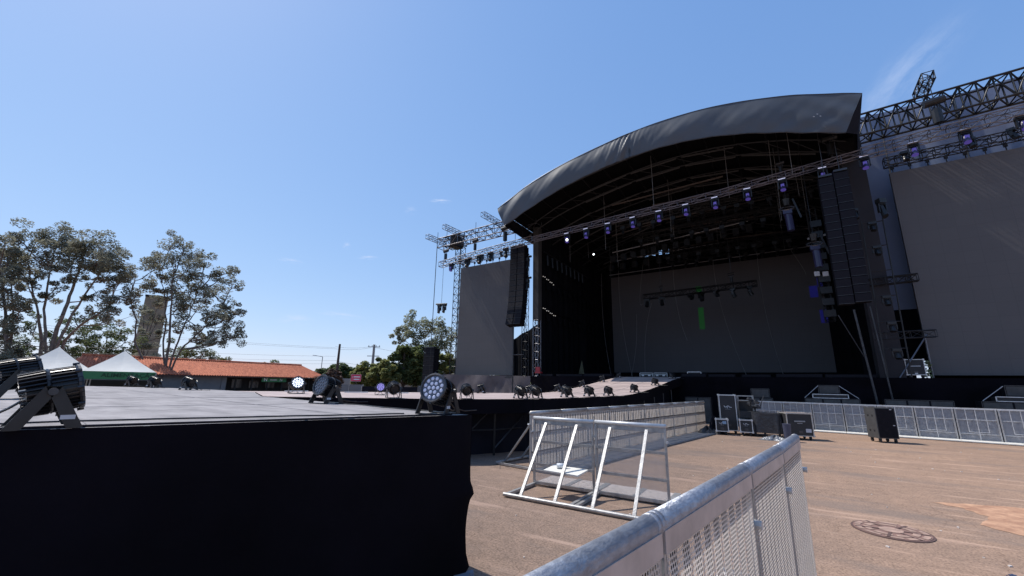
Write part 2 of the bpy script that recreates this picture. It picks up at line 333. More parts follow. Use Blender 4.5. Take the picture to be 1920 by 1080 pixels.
tag(g.build('ground', ground_mat()), 'brown grey asphalt yard', None, kind='structure')
soil = mat('soil_patch', (.40, .20, .12), .95, 0, .25, 5, .6, 25, c2=(.62, .36, .22))
b = MB()
def blob(pts, j, nsub=6):
    out = []
    for i in range(len(pts)):
        a, c = pts[i], pts[(i+1) % len(pts)]
        for k in range(nsub):
            f = k/nsub; out.append((a[0]+(c[0]-a[0])*f+random.uniform(-j, j), a[1]+(c[1]-a[1])*f+random.uniform(-j, j)))
    return out
pt = blob([(1.62, 9.66), (2.1, 9.85), (3.4, 10.3), (4.6, 10.2), (4.2, 8.9), (2.9, 8.25), (2.2, 8.15), (1.93, 8.5), (2.15, 9.05), (2.0, 9.45)], .035, 6)
b.add([(x, y, .004) for x, y in pt], [tuple(range(len(pt)))])
tag(b.build('soil_patch', soil), 'orange soil showing through worn asphalt', None, kind='structure')
# manhole cover
iron = mat('iron_cover', (.40, .265, .205), .85, .1, .3, 8, .5, 30); iron_gap = mat('iron_gap', (.11, .065, .055), .9); soil_fill = mat('soil_in_cover', (.24, .14, .11), .9, 0, .2, 9)
mh = thing('manhole_cover', 'round rusty manhole cover set in the brown asphalt', 'manhole cover', (.86, 7.42, 0))
mc = Vector((.86, 7.42, 0)); b = MB(); b.tube(mc+Vector((0, 0, .002)), mc+Vector((0, 0, .008)), .40, 40); b.build('frame_ring', iron_gap, mh)
b = MB(); b.tube(mc+Vector((0, 0, .004)), mc+Vector((0, 0, .012)), .375, 40); b.build('cover_plate', soil_fill, mh)
b = MB()
for r0, r1, ph, n in ((.30, .36, 0, 10), (.2, .27, .3, 7), (.0, .12, 0, 1)):
    for i in range(n):
        a0 = ph+2*math.pi*i/n; a1 = ph+2*math.pi*(i+(.82 if n > 1 else 1))/n
        vs = []; k = 6 if n > 1 else 20
        for j in range(k+1):
            a = a0+(a1-a0)*j/k; vs += [mc+Vector((math.cos(a)*r0, math.sin(a)*r0, .017)), mc+Vector((math.cos(a)*r1, math.sin(a)*r1, .017))]
        b.add(vs, [(2*j, 2*j+1, 2*j+3, 2*j+2) for j in range(k)])
b.build('raised_pattern', iron, mh)
b = MB()
for a in [(.36, 0), (.27, 1.0), (.27, 2.2), (.3, 3.3), (.25, 4.5), (.3, 5.4)]:
    b.bar(mc+Vector((math.cos(a[1])*.12, math.sin(a[1])*.12, .016)), mc+Vector((math.cos(a[1])*.36, math.sin(a[1])*.36, .016)), .03, .006)
b.build('rib', iron_gap, mh)
# pebbles and scraps of litter on the ground
b = MB()
for i in range(260):
    x = random.uniform(-4.5, 9); y = random.uniform(2.2, 20); s_ = random.choice((.006, .008, .012, .02))
    b.rbox((x, y, s_*.35), (s_*1.6, s_, s_*.6), Matrix.Rotation(random.random()*3, 3, 'Z'))
tag(b.build('grit', mat('pale_grit', (.62, .55, .5), .9, 0, .3, 30)), 'pale grit scattered on the asphalt', 'grit', kind='stuff')
b = MB()
for i in range(7):
    x, y = 1.55+random.uniform(-.04, .04), 6.35+random.uniform(-.04, .04)
    b.rbox((x, y, .012), (.06, .035, .004), Matrix.Rotation(random.random()*3, 3, 'Z')@Matrix.Rotation(.3, 3, 'X'))
tag(b.build('litter_scrap', mat('blue_litter', (.04, .06, .12), .6), base=(1.55, 6.35, 0)), 'small crumpled dark blue scrap on the asphalt beyond the manhole', 'litter')
# ------------------------------------------------------------------ catwalk decks
def skirt_strip(b, pts, z0, z1, pleat=.02, step=.06, zf=None, flare=0, qs=(0, .06, .25, .5, .75, .93, 1)):
    prev = None; k = 0; cols = []
    for a, c in zip(pts, pts[1:]):
        a = Vector((*a, 0)); c = Vector((*c, 0)); d = c-a; L = d.length; d /= L; nrm = Vector((d.y, -d.x, 0)); n = max(2, int(L/step))
        for i in range(n+1):
            p = a+d*L*i/n; w = pleat*(math.sin(k*.9)+.6*math.sin(k*.37+1)+.5*math.sin(k*.13)); k += 1
            cols.append([(p.x+nrm.x*w*(.15+.85*q)+nrm.x*flare*q*q, p.y+nrm.y*w*(.15+.85*q)+nrm.y*flare*q*q, z1+(z0-z1)*q) for q in qs])
    n = len(cols[0]); vs = [v for c in cols for v in c]
    b.add(vs, [(i*n+j, i*n+j+1, (i+1)*n+j+1, (i+1)*n+j) for i in range(len(cols)-1) for j in range(n-1)])
near_poly = [(-5.22, -3.8), (-3.67, .44), (-2.64, 3.26), (-8.2, 4.02), (-11.0, 5.2), (-13.4, 5.35), (-16.4, 5.05), (-19.2, 3.9), (-19.2, -3.8)]
ck = thing('catwalk_deck', 'grey plywood show deck with a plain black skirt, nearest platform', 'stage platform', (-8, 0, 0))
b = MB(); b.prism(near_poly, 1.37, 1.42); b.build('deck_board', deck_ply, ck)
b = MB(); skirt_strip(b, [(-5.20, -3.8), (-3.652, .435), (-2.618, 3.25), (-2.62, 3.285), (-8.19, 4.045), (-11.0, 5.23)], .01, 1.423, .010, .07, qs=[k/28 for k in range(29)])
for i_, v_ in enumerate(b.v):
    d_ = math.hypot(v_[0]+2.62, v_[1]-3.27)
    if d_ < .5:
        w_ = math.exp(-(d_/.22)**2)*(.04*math.exp(-((v_[2]-.73)/.05)**2)+.012*math.exp(-((v_[2]-.73)/.15)**2)+.03*math.exp(-((v_[2]-.12)/.05)**2)-.02*math.exp(-((v_[2]-.42)/.2)**2)-.04*math.exp(-((v_[2]-.0)/.05)**2))
        b.v[i_] = (v_[0]+w_*.8, v_[1]+w_*.5, v_[2])
b.build('skirt', skirt_cloth, ck, smooth=True)
b = MB()
seam = mat('seam', (.20, .185, .19), .8)
def seamline(a, c, z, w=.007): b.bar((a[0], a[1], z), (c[0], c[1], z), w, .003)
for k in (2, 4, 7): seamline((-2.64-1.22*k-.1, 3.36+.17*k if k < 5 else 4.0), (-5.0-1.22*k, -3.5), 1.4215)
for t_ in (.8,): seamline((-4.7 if t_ < 0 else -3.7, t_), (-18.9, t_+1.9), 1.4215)
seamline((-3.0, 2.4), (-18.9, 4.0), 1.4215)
b.build('board_seam', seam, ck)
edge_w = MB()
for i in range(60):
    f = i/60+random.uniform(0, .01); a = Vector((-4.0, -.6)); c = Vector((-2.66, 3.2)); p = a+(c-a)*f
    if random.random() < .4: edge_w.rbox((p.x-.010, p.y, 1.4222), (.008, random.uniform(.01, .05), .001), Matrix.Rotation(-.35, 3, 'Z'))
edge_w.build('edge_scuff', mat('scuff', (.5, .48, .46), .8), ck)
tp = MB(); tp.path([(-3.9, -.2, 1.43), (-3.5, .9, 1.432), (-3.1, 2.0, 1.43), (-2.72, 3.1, 1.43)], .008, 5); tp.build('edge_rope', black_cloth, ck)
mk = MB()
mk.rbox((-2.64+.02, 3.20, .05), (.16, .1, .06), Matrix.Rotation(.4, 3, 'Z')); mk.tube((-2.72, 3.18, .02), (-2.55, 3.3, .05), .045, 8)
tag(mk.build('knotted_cloth', mat('grey_cloth', (.16, .18, .22), .9), base=(-2.63, 3.2, 0)), 'small knotted grey cloth on the ground at the foot of the near deck corner', 'cloth')
far_poly = [(-9.84, 4.82), (-7.94, 6.33), (-6.49, 7.6), (-5.49, 9.33), (-5.41, 11.0), (-5.45, 15.5), (-9.15, 15.5), (-10.9, 12.7), (-13.46, 8.49), (-15.8, 4.6), (-12.0, 4.2)]
fk = thing('catwalk_deck', 'long plywood catwalk deck with black fascia over open scaffold legs', 'stage platform', (-9, 9, 0))
b = MB(); b.prism(far_poly, 1.31, 1.355); b.build('deck_board', ramp_ply, fk)
b = MB(); skirt_strip(b, [(x+.02, y-.025) for x, y in far_poly[:6]], 1.02, 1.358, .006, .08); b.build('fascia', skirt_cloth, fk, smooth=True)
inner = [(x-.45, y+.35) for x, y in far_poly[:4]]+[(-5.95, 11.3), (-6.0, 15.5)]
b = MB(); skirt_strip(b, [(x-.12, y+.15) for x, y in inner], .0, 1.3, .03, .10); b.build('skirt', black_cloth, fk, smooth=True)
b = MB()
for i, (x, y) in enumerate([(-8.6, 6.4), (-7.6, 7.2), (-6.9, 7.9), (-6.3, 8.8), (-6.0, 10.2), (-6.0, 11.8), (-5.95, 13.4), (-5.9, 15.0)]):
    b.tube((x, y, 0), (x, y, 1.3), .03, 6); b.m()
b.build('scaffold_leg', black_steel, fk)
b = MB()
L_ = [(-8.6, 6.4), (-7.6, 7.2), (-6.9, 7.9), (-6.3, 8.8), (-6.0, 10.2), (-6.0, 11.8), (-5.95, 13.4), (-5.9, 15.0)]
for a, c in zip(L_, L_[1:]):
    b.tube((*a, .15), (*c, 1.2), .018, 5); b.tube((*a, .6), (*c, .6), .018, 5); b.m()
b.build('brace', dark_steel, fk)
# ramp up to the stage
def ramp_z(t): u = max(0, min(1, (t-15.5)/9.5)); return 1.355+.90*(u*u*(3-2*u)*.55+u*u*.45)
def ramp_r(t): u = (t-15.5)/9.5; return -5.45+.4*u
def ramp_l(t): u = (t-15.5)/9.5; return -9.15+.55*u
rk = thing('ramp', 'pale plywood ramp curving up from the catwalk to the stage lip', 'ramp', (-7.2, 20, 0))
b = MB(); b.grid(lambda u, v: (ramp_l(15.5+9.5*v)*(1-u)+ramp_r(15.5+9.5*v)*u, 15.5+9.5*v, ramp_z(15.5+9.5*v)), 6, 24)
b.grid(lambda u, v: (ramp_l(15.5+9.5*v)*u+ramp_r(15.5+9.5*v)*(1-u), 15.5+9.5*v, ramp_z(15.5+9.5*v)-.06), 6, 24); b.build('deck_board', ramp_ply, rk, smooth=True)
b = MB()
for v in [i/8 for i in range(1, 8)]:
    t_ = 15.5+9.5*v; b.bar((ramp_l(t_), t_, ramp_z(t_)+.003), (ramp_r(t_), t_, ramp_z(t_)+.003), .03, .004)
for u in (.34, .67):
    for i in range(16):
        t0 = 15.5+9.5*i/16; t1 = 15.5+9.5*(i+1)/16
        b.bar((ramp_l(t0)*(1-u)+ramp_r(t0)*u, t0, ramp_z(t0)+.003), (ramp_l(t1)*(1-u)+ramp_r(t1)*u, t1, ramp_z(t1)+.003), .02, .004)
b.build('board_seam', seam, rk)
b = MB()
for side, fn in ((0, ramp_r), (1, ramp_l)):
    def f(u, v):
        t_ = 15.5+9.5*u; zt = ramp_z(t_)+.004; arch = .33+.55*math.sin(math.pi*min(1, max(0, (u-.1)/.9)))**2*0
        zb = max(.95, zt-.36-.1*u) if side == 0 else 0.0
        return (fn(t_)+(.01 if side == 0 else -.01), t_, zt+(zb-zt)*v)
    b.grid(f, 24, 3)
b.build('fascia', skirt_cloth, rk, smooth=True)
b = MB()
for t_ in (16.5, 18, 19.5, 21, 22.5, 24):
    for s_ in (ramp_r(t_)-.35, ramp_l(t_)+.35): b.tube((s_, t_, 0), (s_, t_, ramp_z(t_)-.1), .03, 6); b.m()
b.build('scaffold_leg', dark_steel, rk)
b = MB(); b.grid(lambda u, v: (ramp_r(15.5+9.5*u)-.7, 15.5+9.5*u, (ramp_z(15.5+9.5*u)-.1)*v), 12, 1); b.build('skirt', black_cloth, rk)
# ------------------------------------------------------------------ main stage
LIP = 2.28
stg = thing('concert_stage', 'huge black concert stage with arched canvas roof and dark open interior', 'stage', (-5.5, 25, 0))
def arc_t(s):  # top edge of the front canvas
    P = [(-15.6, 13.54), (-12.94, 14.76), (-10.0, 15.56), (-6.25, 16.15), (-3.9, 16.26), (-1.4, 16.09), (1.57, 15.43), (4.1, 14.48)]
    return interp(P, s)
def arc_b(s):
    P = [(-14.98, 12.15), (-12.92, 13.03), (-10.03, 13.97), (-6.23, 14.62), (-2.98, 14.58), (-.25, 14.03), (3.31, 12.80)]
    return interp(P, s)
def interp(P, s):
    if s <= P[0][0]: return P[0][1]
    for i in range(len(P)-1):
        if s <= P[i+1][0]:
            p0 = P[max(0, i-1)]; p1 = P[i]; p2 = P[i+1]; p3 = P[min(len(P)-1, i+2)]
            u = (s-p1[0])/(p2[0]-p1[0])
            m1 = (p2[1]-p0[1])/(p2[0]-p0[0])*(p2[0]-p1[0]); m2 = (p3[1]-p1[1])/(p3[0]-p1[0])*(p2[0]-p1[0])
            return (2*u**3-3*u**2+1)*p1[1]+(u**3-2*u**2+u)*m1+(-2*u**3+3*u**2)*p2[1]+(u**3-u**2)*m2
    return P[-1][1]
def fas(u, v):
    s0 = -15.6+19.7*u; s1 = -14.98+18.29*u; z0 = arc_t(s0); z1 = arc_b(s1)
    sj = -7.15/1; w = 0
    sc = s0+(s1-s0)*v
    d = sc+6.24
    # gathered folds at the seam and slack between the edges
    w += .10*math.sin(math.pi*v); z0 -= 0
    w -= .10*math.exp(-abs(d)*5)*v*(1-.3*v)
    w += (.085 if d < 0 else .03)*math.sin(d*8+v*8)*math.exp(-abs(d)*(.9 if d < 0 else 2.2))*v+.045*math.sin(d*21+v*14)*math.exp(-abs(d)*1.4)*(1 if d < 0 else .4)
    w += .03*math.sin(sc*1.7+v*2.2)*math.sin(math.pi*v)+.012*math.sin(sc*2.3+v*5)*math.sin(math.pi*v)+.004*math.sin(sc*9+v*17)*math.sin(math.pi*v)+.02*math.sin(sc*4.3-v*3)*v
    e = 1-u
    w += .045*math.sin((u-v*.25)*60)*math.exp(-e*12)*(1-v*.4)+.03*math.sin((u+v*.12)*90)*math.exp(-((u-.93)**2)*80)*(v**2)
    w += .05*math.sin((u+v*.1)*70)*math.exp(-u*18)
    return (sc, 21.5-w+.0*v, z0+(z1-z0)*v)
b = MB(); b.grid(fas, 260, 16); cv = b.build('front_canvas', canvas, stg, smooth=True)
b = MB()
for i in range(60):
    u0, u1 = i/60, (i+1)/60
    for (P0, P1) in ((fas(u0, 1), fas(u1, 1)),): b.tube(P0, P1, .028, 6)
for i in range(60):
    P0, P1 = fas(i/60, 0), fas((i+1)/60, 0); b.tube(P0, P1, .022, 6)
b.tube(fas(.475, 0), fas(.475, 1), .02, 6)
b.build('canvas_hem', dark_steel, cv)
b = MB()
for p in ((.935, .55), (.942, .60), (.930, .62)):
    q = fas(*p); b.rbox((q[0], q[1]-.01, q[2]), (.06, .01, .03), Matrix.Rotation(.5, 3, 'Y')); b.m()
b.build('repair_patch', grey_paint, cv)
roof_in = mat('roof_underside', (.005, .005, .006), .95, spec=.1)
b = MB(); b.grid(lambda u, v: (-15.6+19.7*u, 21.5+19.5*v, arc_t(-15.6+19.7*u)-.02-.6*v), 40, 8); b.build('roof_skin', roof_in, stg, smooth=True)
b = MB()   # side cheeks of the roof, dark cloth
b.add([(4.1, 21.5, 14.46), (3.31, 21.5, 12.80), (3.82, 22.3, 13.0), (4.1, 25, 13.0), (4.1, 41, 13.0), (4.1, 41, 13.86)], [(0, 1, 2, 3, 4, 5)]); b.m()
b.add([(-15.6, 21.5, 13.5), (-14.98, 21.5, 12.15), (-15.4, 23, 12.4), (-15.6, 25, 12.4), (-15.6, 41, 12.4), (-15.6, 41, 12.9)], [(0, 5, 4, 3, 2, 1)])
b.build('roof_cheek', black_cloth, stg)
# roof ribs (arched trusses) and purlins
b = MB()
for t_ in (22.3, 25, 28, 31, 34, 37, 40):
    n = 16; pts = [(-15.3+19.1*i/n) for i in range(n+1)]
    for i in range(n):
        for dz in (-.35, -1.05):
            b.tube((pts[i], t_, arc_t(pts[i])+dz-.03*(t_-21.5)), (pts[i+1], t_, arc_t(pts[i+1])+dz-.03*(t_-21.5)), .05, 4)
        b.tube((pts[i], t_, arc_t(pts[i])-.35-.03*(t_-21.5)), (pts[i+1], t_, arc_t(pts[i+1])-1.05-.03*(t_-21.5)), .03, 4)
    b.m()
b.build('roof_rib', black_steel, stg)
b = MB()
for k in range(13):
    s_ = -14.6+18*k/12
    b.tube((s_, 21.8, arc_t(s_)-.3), (s_, 40.5, arc_t(s_)-.9), .05, 4); b.m()
b.build('roof_purlin', black_steel, stg)
lit_beam_tone = mat('warm_lit_beam', (.09, .07, .06), .7)  # brownish light on the roof beams put into their base colour
b = MB()
for (t_, s0, s1, z0, z1) in ((26, -9, -2, 14.0, 14.25), (27, -6.5, 1, 13.8, 13.6), (29, -8, 0, 13.4, 13.5), (31, -7, 1, 13.4, 13.1), (33, -9, -3, 13.2, 13.4), (34, -3, 2.5, 12.9, 12.7), (30, -10.5, -7, 13.3, 13.7), (35, -8.5, -3.5, 13.0, 13.2)):
    b.bar((s_ if False else s0, t_, z0), (s1, t_, z1), .09, .07); b.m()
b.build('roof_batten', lit_beam_tone, stg)
random.seed(33); b = MB(); ends = [-13.5, -10.5, -7, -4, -1, 2.6]
for t_ in (23.5, 24.6, 26.3, 27.6, 29.2, 30.6, 32.2, 33.8, 35.5, 37.2):
    k0 = random.choice((0, 1, 1, 2)); k1 = random.choice((3, 4, 5, 5))
    for k in range(k0, k1):
        if random.random() < .25: continue
        a_, c_ = ends[k], ends[k+1]; z0_, z1_ = arc_t(a_)-1.35-.03*(t_-21.5), arc_t(c_)-1.35-.03*(t_-21.5)
        b.bar((a_+.15, t_, z0_), (c_-.15, t_, z1_), .06, .07); b.m()
b.build('roof_rail', mat('roof_rail_grey', (.055, .053, .053), .6), stg)
b = MB()
for i in range(26):
    x_ = random.uniform(-13.5, 3); t_ = random.uniform(23, 35); z_ = arc_t(x_)-.9-.03*(t_-21.5); b.tube((x_, t_, z_), (x_+random.uniform(-.05, .05), t_, random.uniform(10.2, 12.6)), .013, 4); b.m()
b.build('drop_cable', mat('drop_cable_grey', (.16, .16, .16), .6), stg)
# platform
b = MB(); b.box(-23.2, 13, 25.0, 42, LIP-.15, LIP); b.build('stage_floor', mat('stage_floor', (.03, .03, .033), .6), stg)
b = MB(); skirt_strip(b, [(-14.9, 24.98), (13, 24.98)], 0, LIP, .025, .16); b.build('skirt', skirt_cloth, stg, smooth=True)
b = MB()
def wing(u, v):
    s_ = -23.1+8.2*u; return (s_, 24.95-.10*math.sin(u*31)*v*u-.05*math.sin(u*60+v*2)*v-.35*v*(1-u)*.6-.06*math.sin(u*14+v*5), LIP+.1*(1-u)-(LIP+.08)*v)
b.grid(wing, 90, 10); b.build('side_skirt', wing_cloth_sunlit, stg, smooth=True)
# drapes
def pleat_wall(b, a, c, z0, z1, amp=.12, step=.25):
    a = Vector((*a, 0)); c = Vector((*c, 0)); d = c-a; L = d.length; d /= L; nr = Vector((d.y, -d.x, 0)); n = int(L/step)
    vs = []
    for i in range(n+1):
        p = a+d*L*i/n+nr*amp*math.sin(i*1.7)*random.uniform(.5, 1); vs += [(p.x, p.y, z0), (p.x, p.y, z1)]
    b.add(vs, [(2*i, 2*i+2, 2*i+3, 2*i+1) for i in range(n)])
b = MB(); pleat_wall(b, (-14.75, 25.6), (-14.75, 40.8), LIP, 15); b.m(); pleat_wall(b, (4.2, 25.6), (4.2, 40.8), LIP, 15); b.m(); pleat_wall(b, (-15.5, 27), (-14.7, 27), LIP, 13.5); b.build('side_drape', drape, stg)
b = MB(); pleat_wall(b, (-15.2, 40.6), (4.5, 40.6), LIP, 14.5, .06)
pleat_wall(b, (-15.2, 40.6), (4.5, 40.6), 14.95, 17, .06)
for i in range(11):
    s0 = -14.75+.66*i; b.box(s0-.32, s0-.02 if i else s0+.1, 40.55, 40.65, 14.45, 15.0)
b.box(-8.2, 4.5, 40.55, 40.65, 14.45, 15.0); b.build('back_drape', drape, stg)
b = MB(); pleat_wall(b, (-14.7, 39.0), (-13.4, 39.4), LIP, 13.0, .15); b.m(); pleat_wall(b, (2.7, 38.8), (4.2, 38.0), LIP, 12.6, .15); b.build('leg_drape', drape, stg)
# portal columns
b = MB(); b.box(3.45, 4.35, 25.05, 25.9, LIP, 14.3); b.build('column_cloth', mat('column_cloth', (.018, .016, .02), .85, 0, .2, 1, .4, 5), stg)
b = MB(); b.box(-14.85, -14.4, 25.1, 25.6, 6.2, 13.2); b.build('column_cloth', mat('column_cloth_lit', (.05, .045, .042), .8, 0, .3, .7), stg)  # brown light falling on this column is painted into its cloth
b = MB(); b.truss((-14.62, 25.3, LIP), (-14.62, 25.3, 6.2), .4, .4, .55, .03, up=(0, 1, 0)); b.build('column_truss', alu_truss, stg)
b = MB(); b.tube((3.2, 24.7, .3), (2.9, 24.7, 5.4), .05, 8); b.m(); b.tube((3.75, 24.75, 0), (3.5, 24.75, 5.5), .035, 8); b.m(); b.tube((2.3, 24.8, 5.2), (3.0, 24.8, 3.2), .02, 6)
b.build('guide_pole', dark_steel, stg)
b = MB(); b.tube((-15.9, 24.2, .1), (-15.9, 24.2, 5.7), .05, 8); b.m(); b.tube((-15.9, 24.2, 3.7), (-15.0, 24.2, 3.7), .03, 6); b.build('guide_pole', dark_steel, stg)
# overhead lighting bars within the stage (long light battens)
def bars(t_, p, q, w=.05, mt=None, rig=True, label=''):
    o = thing('lighting_bar', label, 'lighting bar', (p[0], t_, p[1])); b = MB()
    b.tube((p[0], t_, p[1]), (q[0], t_, q[1]), w, 6); b.build('tube', mt or alu_truss, o)
    if rig:
        b = MB(); n = 12
        for i in range(n+1):
            s_ = p[0]+(q[0]-p[0])*i/n; z_ = p[1]+(q[1]-p[1])*i/n
            b.box(s_-.2, s_+.2, t_+.1, t_+.5, z_-.75, z_-.25); b.tube((s_, t_+.2, z_-.3), (s_, t_+.2, z_+.6), .03, 4); b.m()
        b.build('fixture', fixture_black, o)
    return o
paleb = mat('pale_bar', (.38, .38, .4), .5, .3)
bars(38.0, (-13.7, 12.35), (2.9, 12.55), .035, paleb, False, 'thin pale bar directly above the big dark back screen')
bars(35.0, (-12.5, 12.75), (.3, 13.1), .035, paleb, True, 'pale bar with a row of dark fixtures, middle of the three over the stage')
bars(32.0, (-11.2, 12.6), (-1.2, 13.3), .04, paleb, True, 'pale bar with dark fixtures, foremost of the three over the stage')
b = MB(); b.bar((1.9, 30, 9.75+1.0), (4.0, 30, 9.98+1.0), .05, .12)
tag(b.build('lighting_bar', paleb, base=(1.9, 30, 10.7)), 'short bright bar beside the right line array inside the stage', 'lighting bar')
random.seed(61)
for i, (t_, s0, s1, z_) in enumerate([(27, -9, -3, 12.9), (29.5, -8.5, 1.5, 12.6), (30.8, -6, 2.5, 13.6), (33.5, -7.5, 2, 12.2), (36.5, -7.8, 2.5, 12.5), (28.2, -4, 3, 13.4)]):
    o = thing('rig_truss', 'dark truss with hung lamps deep under the canvas roof, %s from the front' % ORD[i], 'truss', (s0, t_, z_), 'dark rig trusses under the roof')
    b = MB(); b.truss((s0, t_, z_), (s1, t_, z_+.15), .4, .4, .7, .03); b.build('span', black_steel, o)
    b = MB(); x = s0+.4
    while x < s1-.3:
        b.box(x-.15, x+.15, t_-.15, t_+.15, z_-.45, z_-.22); b.tube((x, t_, z_-.3), (x+random.uniform(-.1, .1), t_-.1, z_-.8), .1, 8); b.m(); x += random.uniform(.7, 1.5)
    b.build('lamp', fixture_black, o)
    b = MB(); x = s0+.6
    while x < s1:
        b.tube((x, t_, z_+.2), (x, t_, arc_t(x)-.9), .012, 4); b.m(); x += random.uniform(1.8, 3.2)
    b.build('suspension', dark_steel, o)
for i in range(9):
    a = Vector((random.uniform(-14, 2), random.uniform(24, 36), random.uniform(11.8, 13.6))); c = a+Vector((random.uniform(3, 8), random.uniform(-3, 3), random.uniform(-.6, .9))); b = MB()
    c.x = min(c.x, 3.2); b.path([a+(c-a)*(k/10)-Vector((0, 0, 1.6*(k/10)*(1-k/10))) for k in range(11)], .018, 4)
    tag(b.build('rig_cable', dark_steel, base=a), 'thin dark cable sagging under the canvas roof among the trusses', 'cable', 'sagging cables under the roof')
random.seed(7)
# LED screens
def led_grid(m):
    t = m.node_tree; p = t.nodes['Principled BSDF']; co = N(t, 'ShaderNodeTexCoord'); sx = N(t, 'ShaderNodeSeparateXYZ'); t.links.new(co.outputs['Object'], sx.inputs[0]); cb = N(t, 'ShaderNodeCombineXYZ'); t.links.new(sx.outputs[0], cb.inputs[0]); t.links.new(sx.outputs[2], cb.inputs[1])
    br = N(t, 'ShaderNodeTexBrick'); br.offset = 0; br.inputs['Scale'].default_value = 1; br.inputs['Brick Width'].default_value = .6; br.inputs['Row Height'].default_value = .6; br.inputs['Mortar Size'].default_value = .008; br.inputs['Color1'].default_value = (1, 1, 1, 1); br.inputs['Color2'].default_value = (.95, .95, .955, 1); br.inputs['Mortar'].default_value = (.84, .84, .84, 1)
    t.links.new(cb.outputs[0], br.inputs[0]); src = p.inputs['Base Color'].links[0].from_socket
    mx = N(t, 'ShaderNodeMix', data_type='RGBA', blend_type='MULTIPLY'); mx.inputs[0].default_value = 1; t.links.new(src, mx.inputs[6]); t.links.new(br.outputs[0], mx.inputs[7]); t.links.new(mx.outputs[2], p.inputs['Base Color'])
led_grid(screen_grey); led_grid(screen_dark)
scr = thing('led_screen', 'large dark LED wall at the back of the stage with green and blue patches', 'led screen', (-5.5, 38.6, 3))
b = MB(); b.box(-13.75, 2.95, 38.5, 38.7, 2.95, 12.2); b.build('panel', screen_dark, scr)
b = MB(); b.box(-5.98, -5.55, 38.49, 38.5, 6.6, 8.5); b.m(); b.box(-6.02, -5.57, 38.49, 38.5, 9.85, 10.4); b.build('green_tile', green_led, scr)
b = MB(); b.box(2.07, 2.58, 38.49, 38.5, 8.6, 9.5); b.m(); b.box(2.5, 2.94, 38.49, 38.5, 6.6, 7.6); b.m(); b.box(2.62, 2.94, 38.49, 38.5, 9.4, 10.1); b.build('blue_tile', blue_led, scr)
b = MB(); b.box(-14.2, -13.75, 38.52, 38.7, 2.5, 12.8); b.box(-13.75, 3.1, 38.52, 38.7, 12.2, 12.9); b.box(-13.75, 3.1, 38.52, 38.7, 2.5, 2.95); b.build('border', drape, scr)
sl = thing('led_screen', 'tall narrow grey LED screen hanging on the left side of the stage', 'led screen', (-20, 26, 2.5))
b = MB(); b.add([(-22.62, 25.95, 2.36), (-17.05, 25.95, 2.36), (-17.30, 25.95, 11.36), (-22.56, 25.95, 11.36), (-22.62, 26.15, 2.36), (-17.05, 26.15, 2.36), (-17.30, 26.15, 11.36), (-22.56, 26.15, 11.36)], [(0, 1, 2, 3), (5, 4, 7, 6), (1, 5, 6, 2), (4, 0, 3, 7), (3, 2, 6, 7), (0, 4, 5, 1)]); b.build('panel', screen_grey, sl)
sr = thing('led_screen', 'big grey LED screen right of the stage, in front of the blue sheet', 'led screen', (9, 26, 2.5))
b = MB(); b.box(5.35, 14.0, 25.95, 26.15, 2.42, 12.33); b.build('panel', screen_grey, sr)
def hang_bar(sc, s0, s1, z):
    b = MB(); n = int((s1-s0)/.62)
    for i in range(n+1):
        s_ = s0+(s1-s0)*i/n; b.tube((s_, 26.02, z), (s_, 26.02, z+.32), .025, 5); b.box(s_-.06, s_+.06, 25.98, 26.08, z+.2, z+.36); b.m()
    b.build('hanging_bracket', black_steel, sc)
hang_bar(sl, -22.4, -17.3, 11.36); hang_bar(sr, 5.5, 13.8, 12.33)
# blue sheet behind the right bay
bs_ = thing('wind_sheet', 'blue grey cloth sheet stretched behind the right screen and truss', 'fabric sheet', (8, 27.5, 5))
def sheet(u, v):
    s_ = 4.3+11*u; return (s_-.5*v*(1-u)*0, 27.6+.06*math.sin(s_*2.1+v)+.015*math.sin(s_*6+v*4)+.03*math.sin(v*5+s_), 5.66+10.95*v)
b = MB(); b.grid(sheet, 60, 24); b.build('cloth', blue_sheet, bs_, smooth=True)
b = MB()
for s_ in (4.5, 5.7, 8.6, 11.6): b.tube((s_, 27.45, 0), (s_, 27.45, 16.4), .04, 6); b.m()
b.build('pole', dark_steel, bs_)
b = MB(); b.box(3.3, 7.5, 28.2, 28.3, LIP+.9, 5.9); b.box(3.3, 5.25, 28.2, 28.3, LIP, LIP+.9); b.box(5.75, 13, 28.2, 28.3, LIP, LIP+.9)
tag(b.build('backing_drape', drape, base=(6, 28.2, LIP)), 'black drape closing the bay below the blue grey sheet', 'drape')
b = MB(); b.grid(lambda u, v: (-23.2+9*u, 33+.1*math.sin(u*40), 1.9+(3.3+2.6*min(1, u*1.6))*v), 40, 2)
tag(b.build('backing_drape', drape, base=(-18, 33, 2)), 'black sloping drape behind the gap right of the narrow left screen', 'drape')
